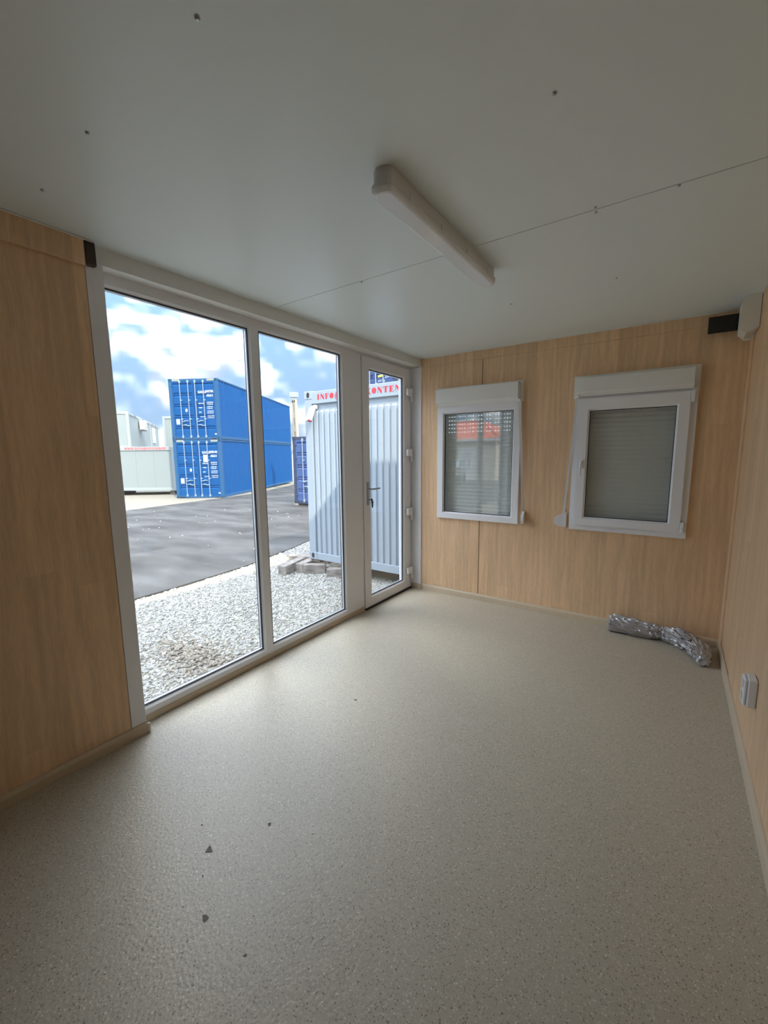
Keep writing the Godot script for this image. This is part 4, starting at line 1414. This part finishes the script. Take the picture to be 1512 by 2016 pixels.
func build_yard_things() -> void:
	# timbers under the near corner of the white container
	var labs := ["weathered timber beam, leftmost of those under the white container", "weathered timber beam second from left under the white container corner", "short weathered timber beam directly below the white container corner", "weathered timber beam under the white container, rightmost through the glazing", "weathered timber plank lying behind the leftmost beams"]
	var defs := [[Vector3(-2.67, 0, -0.58), Vector3(0.145, 0.155, 0.64), 0.27], [Vector3(-2.50, 0, -0.75), Vector3(0.14, 0.155, 0.50), 0.20], [Vector3(-2.23, 0, -0.625), Vector3(0.34, 0.155, 0.12), 0.697], [Vector3(-1.70, 0, -0.70), Vector3(0.50, 0.135, 0.12), 0.476], [Vector3(-2.80, 0, -1.10), Vector3(0.75, 0.12, 0.15), 0.34]]
	for k in defs.size():
		var p: Vector3 = defs[k][0]
		var s: Vector3 = defs[k][1]
		var t := thing("timber_beam", labs[k], "timber", Vector3(p.x, ground_y(p.x) - 0.002, p.z), defs[k][2], "timber beams by the white container")
		part("beam", MB.new().box(Vector3(0, s.y / 2, 0), s, 0.008), M.weathered_timber, t)
	for q in [[-2.22, -2.9, "near timber stack carrying the far left corner of the white container"], [3.4, -0.9, "timber stack carrying the near right end of the white container"], [3.4, -2.9, "timber stack carrying the far right end of the white container"], [-2.30, -0.82, "thin wooden packer on the beams under the white container corner"]]:
		var low := ground_y(q[0])
		var t := thing("packing_timber", q[2], "timber", Vector3(q[0], low, q[1]), 0.0, "packing timbers under the white container")
		part("beam", MB.new().bx(-0.1, 0.1, 0.0 if q[1] != -0.82 else 0.156, -0.131 - low, -0.1, 0.1, 0.006), M.weathered_timber, t)

	# surveillance camera on the white container
	var o := thing("security_camera", "small white bullet camera on the corner of the white container", "camera", Vector3(-2.17, 2.245, -0.69))
	part("mount", MB.new().bx(-0.03, 0.03, -0.06, 0.0, -0.025, 0.03, 0.006), M.camera_white, o)
	var bd := part("body", MB.new().tube([Vector3(0, 0, 0), Vector3(0, 0, 0.03), Vector3(0, 0, 0.20), Vector3(0, 0, 0.215)], [0.030, 0.042, 0.042, 0.036], 14), M.camera_white, o)
	bd.transform = Transform3D(Basis(Vector3.UP, -0.35) * Basis(Vector3.RIGHT, 1.20), Vector3(0.0, -0.03, 0.035))
	part("lens_ring", MB.new().tube([Vector3(0, 0, 0.21), Vector3(0, 0, 0.225)], [0.042, 0.040], 14), M.container_red, bd)
	part("lens", MB.new().tube([Vector3(0, 0, 0.217), Vector3(0, 0, 0.229)], [0.026, 0.024], 12), M.black_plastic, bd)
	part("hood", MB.new().bx(-0.045, 0.045, 0.038, 0.046, 0.02, 0.235, 0.003), M.camera_white, bd)

	# concrete pole with a floodlight
	o = thing("lamp_pole", "tapered concrete pole topped by a floodlight beyond the navy container", "pole", Vector3(-15.75, ground_y(-15.75), -13.2))
	var hp := 5.15
	for sx in [-1.0, 1.0]:
		part("leg", MB.new().prism(PackedVector2Array([Vector2(sx * 0.24, 0), Vector2(sx * 0.09, 0), Vector2(sx * 0.035, hp), Vector2(sx * 0.115, hp)]), 2, -0.09, 0.09), M.concrete, o)
	for k in 7:
		var y := 0.4 + 0.75 * k
		part("web", MB.new().bx(-0.1, 0.1, y, y + 0.32, -0.07, 0.07, 0.0), M.concrete, o)
	part("cap", MB.new().bx(-0.12, 0.12, hp - 0.14, hp + 0.02, -0.09, 0.09, 0.01), M.concrete, o)
	var fl := thing("floodlight", "small square floodlight on top of the concrete pole", "floodlight", Vector3(-15.75, ground_y(-15.75) + hp + 0.07, -13.2), 0.75)
	part("bracket", MB.new().bx(-0.03, 0.03, 0.0, 0.10, -0.03, 0.03, 0.004), M.sticker_grey, fl)
	var hd := part("head", MB.new().bx(-0.26, 0.22, 0.08, 0.36, -0.05, 0.10, 0.02), M.sticker_grey, fl)
	part("lens", MB.new().bx(-0.225, 0.185, 0.115, 0.325, 0.098, 0.106, 0.003), M.lens_glass, hd)


func build_house() -> void:
	# what the left back window mirrors: a house, its gate and a parked car, out along the yard behind the viewer
	var o := thing("house", "cream house with an orange hipped roof, mirrored in the left back window", "house", Vector3(-12.15, ground_y(-12.15), 27.3), 0.05)
	var w := 9.0
	var d := 6.0
	var eave := 3.0
	var ridge := 4.42
	part("wall", MB.new().bx(-w / 2, w / 2, 0, eave, -d / 2, d / 2, 0.01), M.house_wall, o)
	var rm := MB.new()
	var e := 0.45
	var a := Vector3(-w / 2 - e, eave, -d / 2 - e)
	var b := Vector3(w / 2 + e, eave, -d / 2 - e)
	var c := Vector3(w / 2 + e, eave, d / 2 + e)
	var f := Vector3(-w / 2 - e, eave, d / 2 + e)
	var r0 := Vector3(-w / 2 + 2.45, ridge, 0)
	var r1 := Vector3(w / 2 - 2.45, ridge, 0)
	var low := Vector3(0, 0, 0)
	rm.quad(a, b, r1, r0, low)
	rm.quad(c, f, r0, r1, low)
	rm.tri(b, c, r1, low)
	rm.tri(f, a, r0, low)
	rm.quad(a, b, c, f, Vector3(0, 9, 0))
	part("roof", rm, M.roof_tile, o)
	part("ridge_cap", MB.new().tube([r0, r1], [0.09, 0.09], 8), M.roof_tile, o)
	for q in [[a, r0], [b, r1], [c, r1], [f, r0]]:
		part("hip_cap", MB.new().tube([q[0], q[1]], [0.08, 0.08], 8), M.roof_tile, o)
	part("fascia", MB.new().bx(-w / 2 - e, w / 2 + e, eave - 0.16, eave, -d / 2 - e, -d / 2 - e + 0.04, 0.005), M.house_white, o)
	var dr := part("door", MB.new().bx(1.7, 3.0, 0.0, 2.35, -d / 2 - 0.05, -d / 2, 0.01), M.house_white, o)
	for x in [2.12, 2.5]:
		part("door_light", MB.new().bx(x, x + 0.08, 0.9, 1.6, -d / 2 - 0.065, -d / 2 - 0.045, 0.004), M.dark_gap, dr)
	var arc := []
	for k in 9:
		var an := PI * k / 8
		arc.append(Vector3(2.35 + 0.4 * cos(an), 1.75 + 0.22 * sin(an), -d / 2 - 0.06))
	part("arch_moulding", MB.new().tube(arc, [0.03], 6), M.sticker_grey, dr)
	var win := part("window_frame", MB.new().slab(2, R(-1.4, 0.0, 0.9, 2.2), [R(-1.3, -0.75, 1.0, 2.1), R(-0.65, -0.1, 1.0, 2.1)], -d / 2 - 0.06, -d / 2 + 0.02), M.house_white, o)
	part("window_pane", MB.new().bx(-1.35, -0.05, 0.95, 2.15, -d / 2 - 0.03, -d / 2 - 0.02, 0.0), M.lens_glass, win)
	# car
	var cr := thing("car", "dark parked car before the house, mirrored in the left back window", "car", Vector3(-9.4, ground_y(-9.4) + 0.03, 20.2), 1.25)
	var side := PackedVector2Array([Vector2(-2.1, 0.35), Vector2(-2.12, 0.70), Vector2(-1.95, 0.92), Vector2(-1.45, 0.98), Vector2(-0.95, 1.38), Vector2(-0.5, 1.47), Vector2(0.45, 1.45), Vector2(1.05, 1.02), Vector2(1.85, 0.88), Vector2(2.08, 0.70), Vector2(2.1, 0.35), Vector2(1.9, 0.24), Vector2(-1.9, 0.24)])
	part("body", MB.new().prism(side, 2, -0.82, 0.82), M.car_paint, cr)
	for sz in [-1.0, 1.0]:
		part("side_window", MB.new().prism(PackedVector2Array([Vector2(-1.2, 1.0), Vector2(-0.85, 1.33), Vector2(-0.45, 1.4), Vector2(0.4, 1.38), Vector2(0.85, 1.03)]), 2, sz * 0.815, sz * 0.828), M.lens_glass, cr)
		for x in [-1.3, 1.3]:
			var wh := MB.new().lathe(Vector3.ZERO, [Vector2(0.0, -0.1), Vector2(0.29, -0.1), Vector2(0.32, -0.07), Vector2(0.32, 0.07), Vector2(0.29, 0.1), Vector2(0.0, 0.1)], 18)
			part("wheel", wh, M.tyre, cr).transform = Transform3D(Basis(Vector3.RIGHT, PI / 2), Vector3(x, 0.32, sz * 0.75))
		part("headlamp", MB.new().box(Vector3(2.03, 0.68, sz * 0.6), Vector3(0.12, 0.14, 0.34), 0.03), M.house_white, cr)
	part("windscreen", MB.new().prism(PackedVector2Array([Vector2(0.50, 1.44), Vector2(1.03, 1.05), Vector2(1.06, 1.07), Vector2(0.53, 1.465)]), 2, -0.70, 0.70), M.lens_glass, cr)
